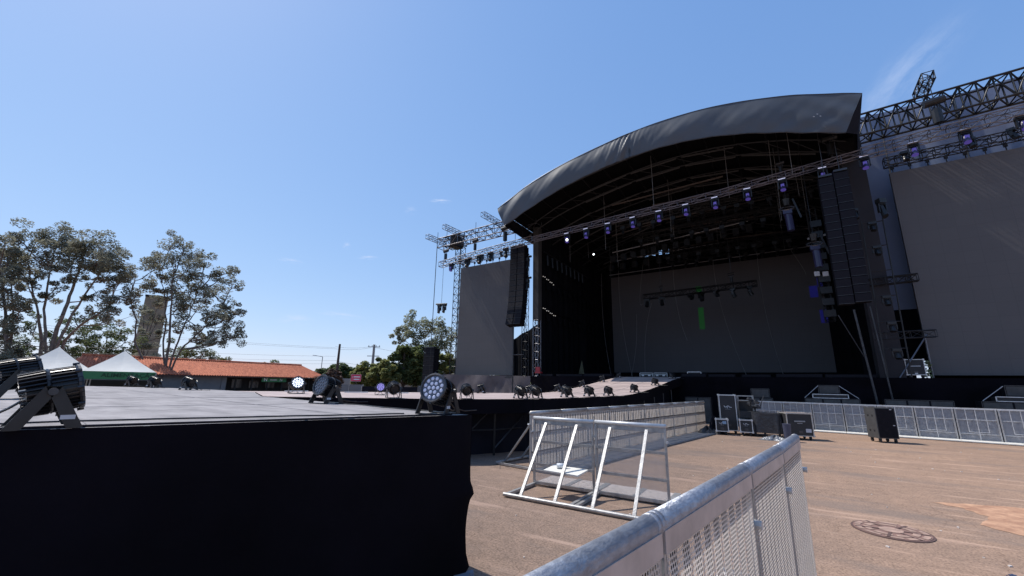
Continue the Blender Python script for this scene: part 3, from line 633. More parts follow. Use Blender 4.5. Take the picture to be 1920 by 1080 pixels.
# ------------------------------------------------------------------ trusses
def truss_obj(name, label, a, c, w, h, bay, r, m=black_steel, up=(0, 0, 1), group=None, base=None, cat='truss'):
    b = MB(); b.truss(a, c, w, h, bay, r, up=up); return tag(b.build(name, m, base=base or a), label, cat, group)
G = 'trusses of the stage rig'
truss_obj('truss', 'heavy black truss over the right screen and blue sheet', (4.3, 25.5, 14.85), (13.5, 25.5, 15.15), .9, 1.15, .55, .06, group=G)
truss_obj('truss', 'heavy dark truss reaching out left above the narrow screen', (-24.7, 25.5, 13.75), (-14.6, 25.5, 13.98), .8, .85, .75, .05, alu_truss, group=G)
truss_obj('truss', 'low black truss holding the top of the right screen', (5.2, 25.9, 12.88), (13.9, 25.9, 12.95), .35, .42, .45, .03, group=G)
truss_obj('truss', 'low truss with small fixtures holding the top of the narrow left screen', (-22.9, 25.9, 11.84), (-17.2, 25.9, 11.88), .3, .26, .4, .022, alu_truss, group=G)
truss_obj('outrigger_truss', 'short outrigger truss at the far left tip of the left truss', (-24.6, 25.9, 13.95), (-24.6, 23.7, 13.95), .35, .35, .4, .022, alu_truss, group=G)
truss_obj('outrigger_truss', 'short outrigger truss above the left lattice tower', (-22.4, 25.9, 14.3), (-22.4, 23.4, 14.3), .35, .35, .4, .022, alu_truss, group=G)
truss_obj('outrigger_truss', 'short outrigger truss beside the left tip of the canvas roof', (-18.4, 25.9, 14.5), (-18.4, 23.4, 14.5), .35, .35, .4, .022, alu_truss, group=G)
truss_obj('outrigger_truss', 'short outrigger truss standing out above the right truss', (6.9, 25.6, 15.85), (6.9, 23.9, 15.85), .40, .40, .42, .035, group=G)
truss_obj('truss_tower', 'slender lattice tower rising at the left edge of the narrow screen', (-23.0, 26.3, 0), (-23.0, 26.3, 13.4), .62, .62, .62, .035, up=(0, 1, 0), cat='truss tower')
b = MB(); b.truss((-15.35, 24.9, LIP), (-15.35, 24.9, 11.2), .35, .35, .6, .022, up=(0, 1, 0))
tag(b.build('truss_tower', black_steel, base=(-15.35, 24.9, LIP)), 'thin lattice mast between the left line array and the stage opening', 'truss tower')
# sleeve block on the left tower
b = MB(); b.box(-23.35, -22.65, 25.3, 26.2, 13.2, 14.2); b.truss((-23.8, 25.6, 13.7), (-22.1, 25.6, 13.75), .9, .9, .35, .045); sb = b.build('sleeve_block', black_steel, base=(-23, 25.8, 13.3)); tag(sb, 'dark sleeve block clamped around the top of the left lattice tower', 'truss block')
# front lighting truss
FT = lambda s: Vector((s, 23.5, 11.62+(s+13.9)*.0395+(-.012*(s+13.9)**2*.25 if s < -13.9 else 0)+max(0, min(.32, .04*(s+2)))))
mat('bright_truss', (.16, .16, .20), .4, .5, .2, 6)
ft = thing('lighting_truss', 'long front truss hung across the whole stage carrying moving heads', 'truss', (-6, 23.5, 12))
def chain(pts, w, r, bay, m, nm, parent):
    b = MB()
    for a, c in zip(pts, pts[1:]): b.truss(a, c, w, w, bay, r)
    return b.build(nm, m, parent)
chain([FT(-22.9+.25), FT(-18), FT(-13.9)], .40, .028, .5, alu_truss, 'span', ft)
chain([FT(-13.9), FT(-8), FT(-2), FT(4)], .30, .024, .75, MATS['bright_truss'], 'span', ft)
chain([FT(4), FT(10.5)], .42, .028, .6, alu_truss, 'span', ft)
# moving heads
def moving_head():
    o = thing('moving_head_light', '', 'stage light')
    b = MB(); b.box(-.21, .21, -.19, .19, -.20, -.02); b.box(-.23, .23, -.10, .10, -.16, -.06); b.build('base', fixture_black, o)
    b = MB(); b.box(-.25, -.19, -.09, .09, -.66, -.20); b.box(.19, .25, -.09, .09, -.66, -.20); b.box(-.25, .25, -.10, .10, -.26, -.20); b.build('yoke', fixture_black, o)
    b = MB(); b.tube((0, .02, -.36), (0, -.10, -.80), .135, 12, .165); b.tube((0, .02, -.36), (0, .06, -.28), .135, 12, .07); h = b.build('head', purple_plastic, o)
    b = MB(); b.disc((0, -.10, -.80), (0, -.26, -.97), .15, 14, .02); b.box(-.09, .09, -.185, -.175, -.66, -.42); b.build('lens', violet_glow, h)
    b = MB(); b.box(-.2, .2, -.205, -.19, -.10, -.055); b.build('sky_glint_strip', MATS['sky_glint'], o)  # pale glowing strip standing in for sky reflected on the base
    return o
mat('sky_glint', (.6, .62, .8), .3, 0, .05, 5, emit=(.75, .75, 1), es=.5)
mh0 = None; heads = [-21.4, -11.25, -9.88, -8.43, -6.84, -5.31, -3.82, -2.30, -.75, .83, 2.48, 4.08, 5.78, 7.41, 9.04]
names = ['at the far left end of the front truss']+['%s one over the stage opening from the left' % ORD[i] for i in range(10)]+['just right of the line array on the front truss', 'against the blue sheet, left of the hoist on the front truss', 'right of the big hoist on the front truss', 'at the far right end of the front truss']
proto = moving_head(); proto.scale = (.80, .80, .80); first = True
for s_, nm in zip(heads, names):
    p = FT(s_)+Vector((0, -.02, -.16)); lb = 'violet moving head light, '+nm
    if first: place(proto, p, 0, lb, 'moving heads on the front truss'); first = False
    else: dup(proto, p, random.uniform(-.15, .15), lb, 'moving heads on the front truss')
def dark_head():
    o = thing('moving_head_light', '', 'stage light')
    b = MB(); b.box(-.2, .2, -.16, .16, -.16, 0); b.build('base', fixture_black, o)
    b = MB(); b.box(-.23, -.18, -.07, .07, -.5, -.16); b.box(.18, .23, -.07, .07, -.5, -.16); b.box(-.23, .23, -.06, .06, -.2, -.165); b.build('yoke', fixture_black, o)
    b = MB(); b.tube((0, .05, -.26), (0, -.12, -.66), .12, 10, .15); b.build('head', fixture_black, o); return o
dh = dark_head(); first = True
def put_dark(p, rz, lb, grp, scale=None):
    global first
    if first: place(dh, p, rz, lb, grp); first = False; dh.scale = scale or (1, 1, 1)
    else: dup(dh, p, rz, lb, grp, scale or (1, 1, 1))
for i, s_ in enumerate([-19.8, -18.6, -17.6, -16.2]):
    put_dark(FT(s_)+Vector((0, 0, -.15)), .2*i, 'dark moving head above the narrow left screen, %s from the left on the front truss' % ORD[i+1], 'dark heads over the left screen')
for i, s_ in enumerate([-22.3, -21.3, -20.0, -19.0, -18.1]):
    put_dark((s_, 25.55, 12.05), .5*i, 'small dark fixture on the low truss over the left screen, %s from the left' % ORD[i], 'fixtures on the low left truss', (.8, .8, .65))
for i, s_ in enumerate([5.9, 8.1, 9.4]):
    put_dark((s_, 25.4, 13.05), .5*i, 'small dark fixture on the low truss over the right screen, %s from the left' % ORD[i], 'fixtures on the low right truss', (.8, .8, .75))
# floating truss in front of the LED wall
truss_obj('truss', 'short black truss floating in front of the dark LED wall', (-9.1, 33, 8.75), (-1.15, 33, 8.95), .38, .38, .5, .03, group=G)
for i, s_ in enumerate([-8.85, -7.7, -5.55, -4.85, -3.8, -2.7, -1.65]):
    put_dark((s_, 33, 8.6+.025*(s_+9)), .3*i, 'dark fixture under the floating truss, %s from the left' % ORD[i], 'fixtures under the floating truss', (1, 1, 1.0 if i not in (2, 4) else .7))
# chain hoists
def hoist(p, top, label, s=1.0, slack=True):
    p = Vector(p); o = thing('chain_hoist', label, 'hoist', p, 'chain hoists of the rig')
    b = MB(); b.tube(p+Vector((0, 0, .25*s)), p+Vector((0, 0, .85*s)), .15*s, 10); b.build('motor', fixture_black, o)
    b = MB(); b.tube(p+Vector((-.3*s, 0, 1.15*s)), p+Vector((.3*s, 0, 1.22*s)), .15*s, 10); b.build('rain_cover', fixture_black, o, smooth=False)
    b = MB(); b.tube(p, p+Vector((0, 0, .3*s)), .03, 5); b.tube(p+Vector((0, 0, .85*s)), (p.x, p.y, top), .018, 5); b.bar(p+Vector((-.08, 0, .85*s)), p+Vector((-.12, 0, 1.1*s)), .03); b.bar(p+Vector((.08, 0, .85*s)), p+Vector((.12, 0, 1.1*s)), .03); b.build('chain', dark_steel, o)
    return o
hoist(FT(-22.1)+Vector((0, 0, .15)), 14.0, 'dark hoist over the far left of the front truss', .75)
hoist(FT(-19.1)+Vector((0, 0, .2)), 14.0, 'dark hoist over the middle of the narrow left screen', .8)
hoist(FT(-16.3)+Vector((0, 0, .2)), 14.0, 'dark hoist directly above the left line array', 1.05)
hoist(FT(.85)+Vector((0, .2, .1)), 15.5, 'dark hoist inside the stage opening on the front truss', .6)
hoist(FT(2.95)+Vector((0, 0, .1)), 14.0, 'dark hoist directly above the right line array', 1.0)
hoist(FT(6.75)+Vector((0, 0, .15)), 15.7, 'big dark hoist against the blue sheet over the right screen', 1.15)
hoist((-7.7, 33, 8.9), 14.5, 'small dark hoist at the left of the floating truss', .5)
hoist((-2.7, 33, 9.0), 14.5, 'small dark hoist at the right of the floating truss', .7)
# hanging lamp pods in the stage opening
for (s_, t_, z_, lb) in ((.9, 24.6, 10.95, 'hanging pod with a bright ring, under the front truss in the stage opening'), (1.85, 25.2, 9.0, 'hanging pod of lamps left of the right line array')):
    o = thing('lamp_pod', lb, 'stage light', (s_, t_, z_)); b = MB()
    n = 14
    for i in range(n):
        a0, a1 = 2*math.pi*i/n, 2*math.pi*(i+1)/n
        b.tube((s_+.34*math.cos(a0), t_+.2*math.sin(a0), z_+.15*math.sin(a0)), (s_+.34*math.cos(a1), t_+.2*math.sin(a1), z_+.15*math.sin(a1)), .035, 5)
    b.build('ring', alu_truss, o)
    b = MB(); b.tube((s_+.05, t_, z_-1.25), (s_+.02, t_, z_-.3), .17, 10); b.box(s_-.2, s_+.2, t_-.2, t_+.2, z_-.35, z_-.12); b.build('lamp_housing', purple_plastic, o)
    b = MB(); b.tube((s_, t_, z_+.15), (s_, t_, z_+.5), .13, 8, .2); b.tube((s_, t_, z_+.5), (s_, t_, 14.4), .02, 5); b.bar((s_+.3, t_+.1, z_+.5), (s_+.55, t_+.1, z_-.6), .08); b.build('hanger', fixture_black, o)
# vertical fixture tower left of the right array
tw = thing('fixture_ladder', 'dark hanging ladder of fixtures beside the right line array inside the stage', 'truss', (2.2, 27, 4))
b = MB(); b.truss((2.15, 27, 5.2), (2.05, 27, 11.5), .4, .4, .5, .03, up=(0, 1, 0)); b.build('ladder', black_steel, tw)
b = MB()
for i in range(9): b.box(1.9, 2.4, 26.6, 26.8, 5.4+.62*i, 5.75+.62*i); b.m()
b.build('fixture', fixture_black, tw)
b = MB(); b.box(1.75, 1.98, 26.55, 26.6, 7.6, 7.85); b.m(); b.box(2.1, 2.35, 26.55, 26.6, 7.55, 7.8); b.build('bright_plate', grey_paint, tw)
# light strings on the left inner wall
for j, (z_, n) in enumerate([(9.3, 7), (6.9, 8)]):
    o = thing('lamp_row', 'row of small bright lamps on the left stage column, %s of two' % ('upper' if j == 0 else 'lower'), 'lamps', (-14.6, 26, z_), 'lamp rows on the left wall')
    b = MB(); b.tube((-14.55, 25.7, z_+.3), (-14.55, 37, z_-.1), .04, 5); b.build('rail', drape, o)
    b = MB()
    for i in range(n):
        t_ = 25.9+.27*i; b.tube((-14.45, t_, z_+.25-.05*i+.06*(i % 2)), (-14.40, t_-.03, z_+.25-.05*i+.06*(i % 2)), .032, 6); b.m()
    b.build('bulb', mat('warm_bulb_%d' % j, (.7, .68, .62), .3, emit=(1, .93, .85), es=.3), o)
    b = MB()
    for i in range(11): b.tube((-14.5, 26.6+.95*i, z_-.1), (-14.4, 26.6+.95*i, z_-.6), .09, 8); b.m()
    b.build('fixture', drape, o)
o = thing('lamp_row', 'row of dark hanging lamps high on the left stage wall', 'lamps', (-14.5, 27, 11), 'lamp rows on the left wall')
b = MB(); b.tube((-14.4, 25.9, 11.5), (-14.4, 39, 11.2), .04, 5); b.build('rail', black_steel, o)
b = MB()
for i in range(9): b.tube((-14.35, 26.4+.8*i, 11.3), (-14.3, 26.4+.8*i, 10.5), .09, 8); b.m()
b.build('fixture', fixture_black, o)
for (x, y, lb) in ((1063, 450, 'small bright white work lamp high at the left of the stage opening'), (1113, 477, 'small bright white work lamp at the rear left under the roof')):
    p = far(x, y, 24 if x < 1100 else 33); b = MB(); b.tube(p, p+Vector((.05, -.1, -.02)), .075, 10); tag(b.build('work_lamp', white_lamp, base=p), lb, 'lamp', 'work lamps under the roof')
# slack pale cables in front of the LED wall
cab = [((-13.95, 12.2), (-13.9, 7), (-13.3, 2.4)), ((-12.2, 13.2), (-12.2, 8), (-11.4, 2.4)), ((-9.9, 12.9), (-10.4, 9.5), (-10.2, 8.9)), ((-9.4, 8.9), (-10.1, 6), (-10.3, 2.4)), ((-7.3, 13.5), (-7.35, 9), (-6.7, 5.5)),
       ((-4.1, 14), (-4.0, 8.6), (-2.6, 2.4)), ((-.9, 14), (-1.0, 8.4), (-.3, 2.6)), ((-10.8, 8), (-11.0, 5), (-11.6, 2.4)), ((1.2, 12), (1.75, 10.6), (1.9, 10))]
for i, (a, m_, c) in enumerate(cab):
    b = MB(); pts = []
    for k in range(13):
        u = k/12; q = [(1-u)**2*a[j]+2*u*(1-u)*(2*m_[j]-.5*a[j]-.5*c[j])+u*u*c[j] for j in (0, 1)]; pts.append((q[0], 36.5, q[1]))
    b.path(pts, .014, 4); tag(b.build('hanging_cable', rope_w, base=pts[-1]), 'thin pale slack cable in front of the LED wall, %s from the left' % ORD[i], 'cable', 'slack cables over the LED wall')
# ------------------------------------------------------------------ line arrays
def line_array(label, x, y, z_top, n, w, hgt, d, lean, curve, yaw=0, top=14.3):
    o = thing('line_array', label, 'speaker array', (x, y, z_top), 'hanging line arrays'); p = Vector((0, 0, 0)); ang = -lean
    Rz = Matrix.Rotation(yaw, 3, 'Z')
    base = Vector((x, y, z_top)); fb = MB(); fb.box(x-w*.46, x+w*.46, y-.05, y+d*.8, z_top+.03, z_top+.12); fb.tube((x, y+d*.3, z_top), (x, y+d*.3, top), .018, 5); fb.build('fly_bar', dark_steel, o)
    for i in range(n):
        a = R(-lean+curve*(i/n)**2); M = Matrix.Rotation(a, 3, 'X'); dn = M@Vector((0, 0, -1))
        c = p+dn*hgt/2+(M@Vector((0, d/2, 0)))
        b = MB(); b.rbox(base+Rz@c, (w, d, hgt*.94), Rz@M); cb = b.build('cabinet', cab_black, o)
        b = MB(); b.rbox(base+Rz@(c+M@Vector((0, -d/2-.006, 0))), (w*.95, .012, hgt*.80), Rz@M); b.rbox(base+Rz@(c+M@Vector((0, -d/2-.014, 0))), (.05, .01, .035), Rz@M); b.build('grille', cab_grille, cb)
        b = MB(); b.rbox(base+Rz@(c+M@Vector((0, -d/2-.004, -hgt*.46))), (w, .02, .018), Rz@M); b.build('edge_trim', dark_steel, cb)
        p = p+dn*hgt
    return o
line_array('left column of the right pair of long black line arrays', 2.42, 22.3, 11.25, 16, .54, .372, .55, 1, 2)
line_array('right column of the right pair of long black line arrays', 2.99, 22.3, 11.38, 16, .54, .377, .55, 1, 2)
line_array('left column of the curved black line array beside the narrow left screen', -16.05, 24.3, 11.62, 14, .60, .418, .6, 0, -16)
line_array('right column of the curved black line array beside the narrow left screen', -15.41, 24.3, 11.62, 14, .60, .418, .6, 0, -16)
line_array('short black line array hanging low left of the lattice tower', -24.6, 24.8, 4.5, 8, 1.2, .36, .6, 0, 0, top=13.7)
for (x, y, lb) in ((812, 590, 'thin vertical cable left of the lattice tower, outermost'), (829, 600, 'thin vertical cable close to the left lattice tower')):
    p = far(x, y, 32); b = MB(); b.tube((p.x, p.y, 1.5), (p.x, p.y, 13.8), .02, 5)
    if x == 812: tag(b.build('rig_cable', black_steel, base=(p.x, p.y, 1.5)), lb, 'cable', 'rig cables')
# two fixtures hung left of tower
put_dark((-23.9, 25.0, 8.15), 0, 'left one of two dark fixtures hung beside the left lattice tower', 'side hung fixtures', (.8, .8, 1.1))
put_dark((-23.35, 25.0, 8.15), 0, 'right one of two dark fixtures hung beside the left lattice tower', 'side hung fixtures', (.8, .8, 1.1))
b = MB(); b.tube((-24.3, 25.0, 8.2), (-23.1, 25.0, 8.12), .07, 6); b.tube((-23.7, 25, 8.2), (-23.7, 25, 13.9), .018, 4); tag(b.build('hanging_bar', black_steel, base=(-23.7, 25, 8.2)), 'short dark bar holding two fixtures left of the lattice tower', 'bar')
for (z_, lb) in ((10.7, 'upper'), (9.1, 'lower')):
    put_dark((-15.05, 24.6, z_), 0, '%s dark fixture between the left line array and the stage column' % lb, 'fixtures by the left column', (.8, .8, 1.3))
    b = MB(); b.tube((-15.45, 24.6, z_+.02), (-14.7, 24.6, z_+.12), .08, 6); tag(b.build('hanging_bar', black_steel, base=(-15, 24.6, z_)), '%s short dark bar between the left line array and the stage column' % lb, 'bar')
# ladder of lamps in the right bay
ld = thing('lamp_ladder', 'tall thin ladder frame with round lamps before the blue sheet', 'ladder frame', (3.9, 24, LIP))
b = MB()
for s_ in (3.62, 4.38): b.tube((s_-.06, 24, LIP), (s_+.02, 24, 9.45), .028, 6); b.m()
b.build('upright', black_steel, ld)
b = MB()
for k in range(6): b.tube((3.58, 24, 3.5+1.16*k), (4.38, 24, 3.5+1.16*k), .022, 6); b.m()
b.build('rung', black_steel, ld)
for i, z_ in enumerate([9.28, 8.12, 6.96, 5.8, 4.64, 3.48]):
    if i in (2,): continue
    put_dark((4.0, 23.95, z_), 0, 'round dark lamp on the thin ladder frame, %s rung from the top' % ORD[i], 'lamps on the ladder frame', (.75, .75, .65))
put_dark((4.45, 24, 10.35), .6, 'dark lamp standing above the right upright of the ladder frame', 'lamps on the ladder frame', (.8, .8, 1.35))
put_dark((3.5, 24, 10.1), .6, 'dark lamp above the left upright of the ladder frame', 'lamps on the ladder frame', (.5, .5, .8))
truss_obj('truss', 'short flat black truss crossing the right bay at mid height', (3.5, 25, 6.65), (5.35, 25, 6.72), .3, .32, .4, .028, group=G)
truss_obj('truss', 'short dark truss crossing the right bay low down', (3.5, 25.2, 4.15), (5.6, 25.2, 4.2), .3, .3, .4, .02, dark_steel, group=G)
b = MB(); b.tube((4.1, 25, LIP), (5.35, 25.4, 4.2), .03, 6); b.tube((5.3, 25.6, LIP), (5.3, 25.6, 4.2), .03, 6); tag(b.build('diagonal_brace', alu_truss, base=(4.1, 25, LIP)), 'thin diagonal brace on the wing floor left of the flight case', 'brace')
# ------------------------------------------------------------------ cases, crates
def casters(b, pts, r=.055):
    for x, y in pts: b.tube((x-.02, y, r), (x+.02, y, r), r, 10); b.box(x-.035, x+.035, y-.03, y+.03, r, r*2+.03); b.m()
def flight_case(label, c, sz, rz, edge=alu_bright, wheels=True, group='flight cases', logo=True, z0=None, name='flight_case'):
    o = thing(name, label, 'flight case', (0, 0, 0), group); w, d, h = sz; zb = .14 if wheels else 0
    b = MB(); b.box(-w/2, w/2, -d/2, d/2, zb, zb+h); b.build('body', case_black, o)
    b = MB(); e = .028; x, y, z1 = w/2, d/2, zb+h
    for i in (-1, 1):
        for j in (-1, 1): b.bar((i*x, j*y, zb), (i*x, j*y, z1), e, e, up=(0, 1, 0))
        for k in (zb, z1):
            b.bar((-x, i*y, k), (x, i*y, k), e); b.bar((i*x, -y, k), (i*x, y, k), e)
    b.build('edge_trim', edge, o)
    b = MB()
    for i in (-1, 1):
        for j in (-1, 1):
            for k in (zb, z1): b.rbox((i*x, j*y, k), (.06, .06, .06), Matrix.Identity(3)); b.m()
    b.build('corner_ball', edge, o)
    b = MB()
    for q in ((-.18*w, .62), (.2*w, .62)): b.box(x+.001, x+.012, q[0]-.05, q[0]+.05, zb+h*q[1], zb+h*q[1]+.1); b.m()
    b.box(-.06, .06, -y-.012, -y-.001, zb+h*.12, zb+h*.12+.08); b.build('recessed_handle', dark_steel, o)
    if logo:
        b = MB(); k = min(w, h)*.5; zc = zb+h*.66 if h > w else zb+h*.6; y_ = -y-.006
        P = [(-.46, .17), (-.40, .0), (-.16, -.01), (-.08, .13), (.14, .13), (.18, .0), (.46, -.05)]
        for a, c_ in zip(P, P[1:]): b.bar((a[0]*k, y_, zc+a[1]*k), (c_[0]*k, y_, zc+c_[1]*k), .004, .055*k*1.3, up=(0, 0, 1))
        b.bar((-.1*k, y_, zc-.2*k), (-.03*k, y_, zc+.03*k), .004, .05*k, up=(1, 0, 0)); b.bar((-.35*k, y_, zc-.28*k), (.3*k, y_, zc-.28*k), .004, .02*k)
        b.build('emblem', label_w, o)
    if wheels:
        b = MB(); casters(b, [(i*(x-.08), j*(y-.08)) for i in (-1, 1) for j in (-1, 1)]); b.build('caster', case_black, o)
    o.location = c; o.rotation_euler = (0, 0, rz); return o
VIEW = R(8)
flight_case('tall black flight case with silver edges and white emblem by the slatted barrier', (-2.15, 18.65, 0), (.56, .55, 1.30), R(10))
o = flight_case('small flight case with a pale blue sticker, half under black cloth', (-2.33, 18.05, 0), (.40, .45, .42), R(10))
b = MB(); b.box(.02, .15, -.245, -.232, .40, .50); b.build('sticker', blue_label, o)
flight_case('small flight case with silver edges in front of the black draped trunk', (-1.54, 18.3, 0), (.40, .45, .42), R(6))
# open rack behind
o = thing('equipment_rack', 'tall open black rack with silver frame right of the tall case', 'rack', (-1.55, 19.1, 0)); b = MB()
for x in (-1.82, -1.28):
    for y in (18.9, 19.4): b.bar((x, y, .1), (x, y, 1.42), .03, up=(0, 1, 0))
for z in (1.42, 1.25, .1):
    b.bar((-1.82, 18.9, z), (-1.28, 18.9, z), .035); b.bar((-1.28, 18.9, z), (-1.28, 19.4, z), .03)
b.build('frame', alu, o)
b = MB(); b.box(-1.78, -1.32, 19.0, 19.35, .15, 1.2); casters(b, [(-1.75, 19.0), (-1.35, 19.0)]); b.build('equipment', case_black, o)
b = MB(); b.box(-1.72, -1.08, 18.45, 18.8, .62, .86)
for x in (-1.55, -1.4, -1.2): b.tube((x, 18.44, .74), (x, 18.46, .74), .03, 8)
tag(b.build('amplifier', case_black, base=(-1.4, 18.6, .6)), 'black amplifier box lying on the small flight case in front of the rack', 'amplifier')
b = MB()
for k in range(14):
    a = k*.9; b.rbox((-1.25+.13*math.sin(a), 18.7+.08*math.cos(a*1.3), 1.0+.035*k*.7), (.22-.01*k, .16, .07), Matrix.Rotation(a, 3, 'Z')@Matrix.Rotation(.4*math.sin(a), 3, 'X'))
b.tube((-1.2, 18.7, .86), (-1.3, 18.7, 1.35), .03, 6); b.tube((-1.05, 18.7, 1.0), (-.88, 18.7, 1.45), .015, 5)
tag(b.build('cable_bundle', tarp, base=(-1.25, 18.7, .86)), 'messy black bundle of cable and clamps piled on the amplifier box', 'cables')
o = thing('draped_trunk', 'low wide trunk on casters covered by black cloth between the cases', 'trunk', (-.85, 18.5, 0)); b = MB()
def dr(u, v):
    a = 2*math.pi*u; ex = abs(math.cos(a))**.35*math.copysign(1, math.cos(a)); ey = abs(math.sin(a))**.35*math.copysign(1, math.sin(a)); k = 1+.06*v*math.sin(a*9)+.03*v*math.sin(a*23)
    return (-.85+.48*ex*k, 18.5+.35*ey*k, .84-(.70)*v)
b.grid(dr, 72, 8); b.grid(lambda u, v: tuple(Vector(dr(u, 0))*(1-v)+Vector((-.85, 18.5, .84))*v), 72, 1); b.build('cloth', tarp, o, smooth=True)
b = MB(); casters(b, [(-1.25, 18.25), (-.95, 18.25), (-.5, 18.25)]); b.build('caster', case_black, o)
flight_case('large black trunk case with dusty top and pale lettering, tilted towards the yard', (.02, 18.35, 0), (.78, .62, .74), R(22), edge=mat('worn_trim', (.45, .42, .38), .5, .4), logo=False)
trunk = [o for o in scene.objects if o.name.startswith('flight_case') and o.type == 'EMPTY'][-1]
b = MB()
for z_, w_, h_ in ((.60, .34, .045), (.545, .16, .02)): b.box(-w_/2, w_/2, -.325, -.316, z_, z_+h_)
for i in range(8): b.box(-.15+.04*i, -.13+.04*i, -.33, -.324, .605, .64)
b.build('faded_lettering', mat('faded_lettering', (.3, .3, .3), .7, 0, .4, 40), trunk)
b = MB(); b.box(.16, .33, -.325, -.316, .26, .38); b.build('data_plate', grey_paint, trunk)
b = MB(); b.box(-.33, .33, -.26, .26, .895, .90); b.build('dusty_lid', mat('dusty_lid', (.2, .15, .13), .8, 0, .5, 7, c2=(.42, .34, .31)), trunk)
b = MB(); b.tube((-.25, 17.25, 0), (-.25, 17.25, .56), .10, 18, .125); b.tube((-.25, 17.25, .55), (-.25, 17.25, .57), .13, 18)
tag(b.build('waste_bin', navy, base=(-.25, 17.25, 0), smooth=False), 'slim dark grey bin in front of the large trunk case', 'bin')
def heap(label, c, rx, ry, h, m, seed, cat='tarpaulin'):
    random.seed(seed); ph = [random.random()*6 for _ in range(8)]
    def f(u, v):
        a = 2*math.pi*u; k = 1+.25*math.sin(3*a+ph[0])+.12*math.sin(7*a+ph[1])
        z = h*(1-v)**.8*(1+.35*math.sin(5*a+ph[2]+v*9))+.02*abs(math.sin(13*a+v*20))
        return (c[0]+rx*v*k*math.cos(a), c[1]+ry*v*k*math.sin(a), max(.004, z*(1-v**4)))
    b = MB(); b.grid(f, 60, 16); return tag(b.build('folded_tarpaulin', m, base=(c[0], c[1], 0), smooth=False), label, cat)
heap('crumpled black tarpaulin heaped against the foot of the slatted barrier', (-2.85, 18.0), .45, .5, .22, tarp, 3)
heap('black cloth slumped left over the small stickered case', (-2.62, 18.2), .3, .3, .5, black_cloth, 9)
tarp_l = mat('grey_tarp', (.10, .10, .115), .35, .1, .6, 9, .9, 12, c2=(.3, .31, .33))
heap('flat grey and black tarpaulin lying between the draped trunk and the bin', (-.62, 17.35), .42, .28, .13, tarp_l, 5)
random.seed(11)
# dark rolling speaker
sp = thing('rolling_speaker', 'tall black loudspeaker on casters standing alone on the asphalt', 'loudspeaker', (0, 0, 0)); b = MB()
b.box(-.30, .30, -.28, .28, .14, 1.14); b.build('cabinet', mat('worn_cabinet', (.05, .05, .052), .6, 0, .2, 4), sp)
b = MB(); b.box(-.27, .27, -.292, -.281, .17, 1.11); b.box(-.27, .27, -.297, -.292, .63, .65); g_ = b.build('grille', cab_black, sp)
b = MB(); b.box(.14, .20, -.3, -.293, 1.075, 1.10); b.box(.17, .23, -.3, -.293, .56, .585); b.build('badge', grey_paint, g_)
b = MB()
for z in (.85, .36):
    for y in (-.13, .08): b.box(-.312, -.301, y, y+.06, z, z+.05); b.m()
b.build('handle', case_black, sp)
b = MB(); casters(b, [(i, j) for i in (-.23, .23) for j in (-.2, .2)], .06); b.build('caster', case_black, sp)
sp.location = (2.48, 19.45, 0); sp.rotation_euler = (0, 0, R(24))
# subwoofer groups at the foot of the stage
def sub(label, s0, s1, z0, z1, t0=23.3, d=.7, grp='loudspeakers at the stage foot', cols=1):
    o = thing('subwoofer', label, 'loudspeaker', ((s0+s1)/2, t0, z0), grp); b = MB(); b.box(s0, s1, t0, t0+d, z0, z1); b.build('cabinet', cab_black, o)
    b = MB(); n = cols
    for i in range(n):
        a = s0+(s1-s0)*i/n; c = s0+(s1-s0)*(i+1)/n; b.box(a+.03, c-.03, t0-.012, t0-.002, z0+.03, z1-.03); b.m()
    b.build('grille', mat('sub_grille', (.05, .05, .05), .6, .1, .4, 3) if 'sub_grille' not in MATS else MATS['sub_grille'], o)
    b = MB(); b.bar((s0, t0-.005, z1), (s1, t0-.005, z1), .02); b.bar((s0, t0-.005, z0), (s0, t0-.005, z1), .02, up=(0, 1, 0)); b.bar((s1, t0-.005, z0), (s1, t0-.005, z1), .02, up=(0, 1, 0)); b.build('edge_trim', dark_steel, o); return o
sub('low black loudspeaker left of the tall flight case at the stage foot', -4.6, -3.4, 0, 1.22, cols=2)
sub('lower loudspeaker of the pair behind the draped trunk', -1.75, -.75, 0, 1.28, cols=2)
sub('upper loudspeaker of the pair behind the draped trunk', -1.6, -.85, 1.29, 1.70)
sub('wide lower loudspeaker row with a framed case on it', .50, 2.42, 0, 1.33, cols=3)
sub('small upper loudspeaker above the white framed case', 1.05, 1.80, 1.53, 1.90, t0=23.55, d=.4)
sub('wide low loudspeaker row standing alone before the right wing', 3.22, 5.25, 0, 1.36, cols=3)
sub('wide low loudspeaker at the far right of the stage foot', 6.0, 8.4, 0, 1.38, cols=3)
sub('upper loudspeaker at the far right of the stage foot', 6.75, 7.8, 1.58, 1.98, t0=23.55, d=.4)
for (s0, s1, z0, z1, lb) in ((.80, 2.05, 1.34, 1.52, 'flat black case with white frame on the wide loudspeaker row'), (6.40, 8.2, 1.39, 1.57, 'flat black case with white frame at the far right of the stage foot')):
    o = thing('framed_case', lb, 'case', (s0, 23.3, z0)); b = MB(); b.box(s0+.03, s1-.03, 23.34, 23.9, z0+.01, z1-.02); b.build('body', case_black, o)
    b = MB()
    for z in (z0+.01, z1-.01): b.bar((s0, 23.3, z), (s1, 23.3, z), .03)
    for s_ in (s0, s1): b.bar((s_, 23.3, z0), (s_, 23.3, z1), .03, up=(0, 1, 0))
    b.build('frame', alu_bright, o)
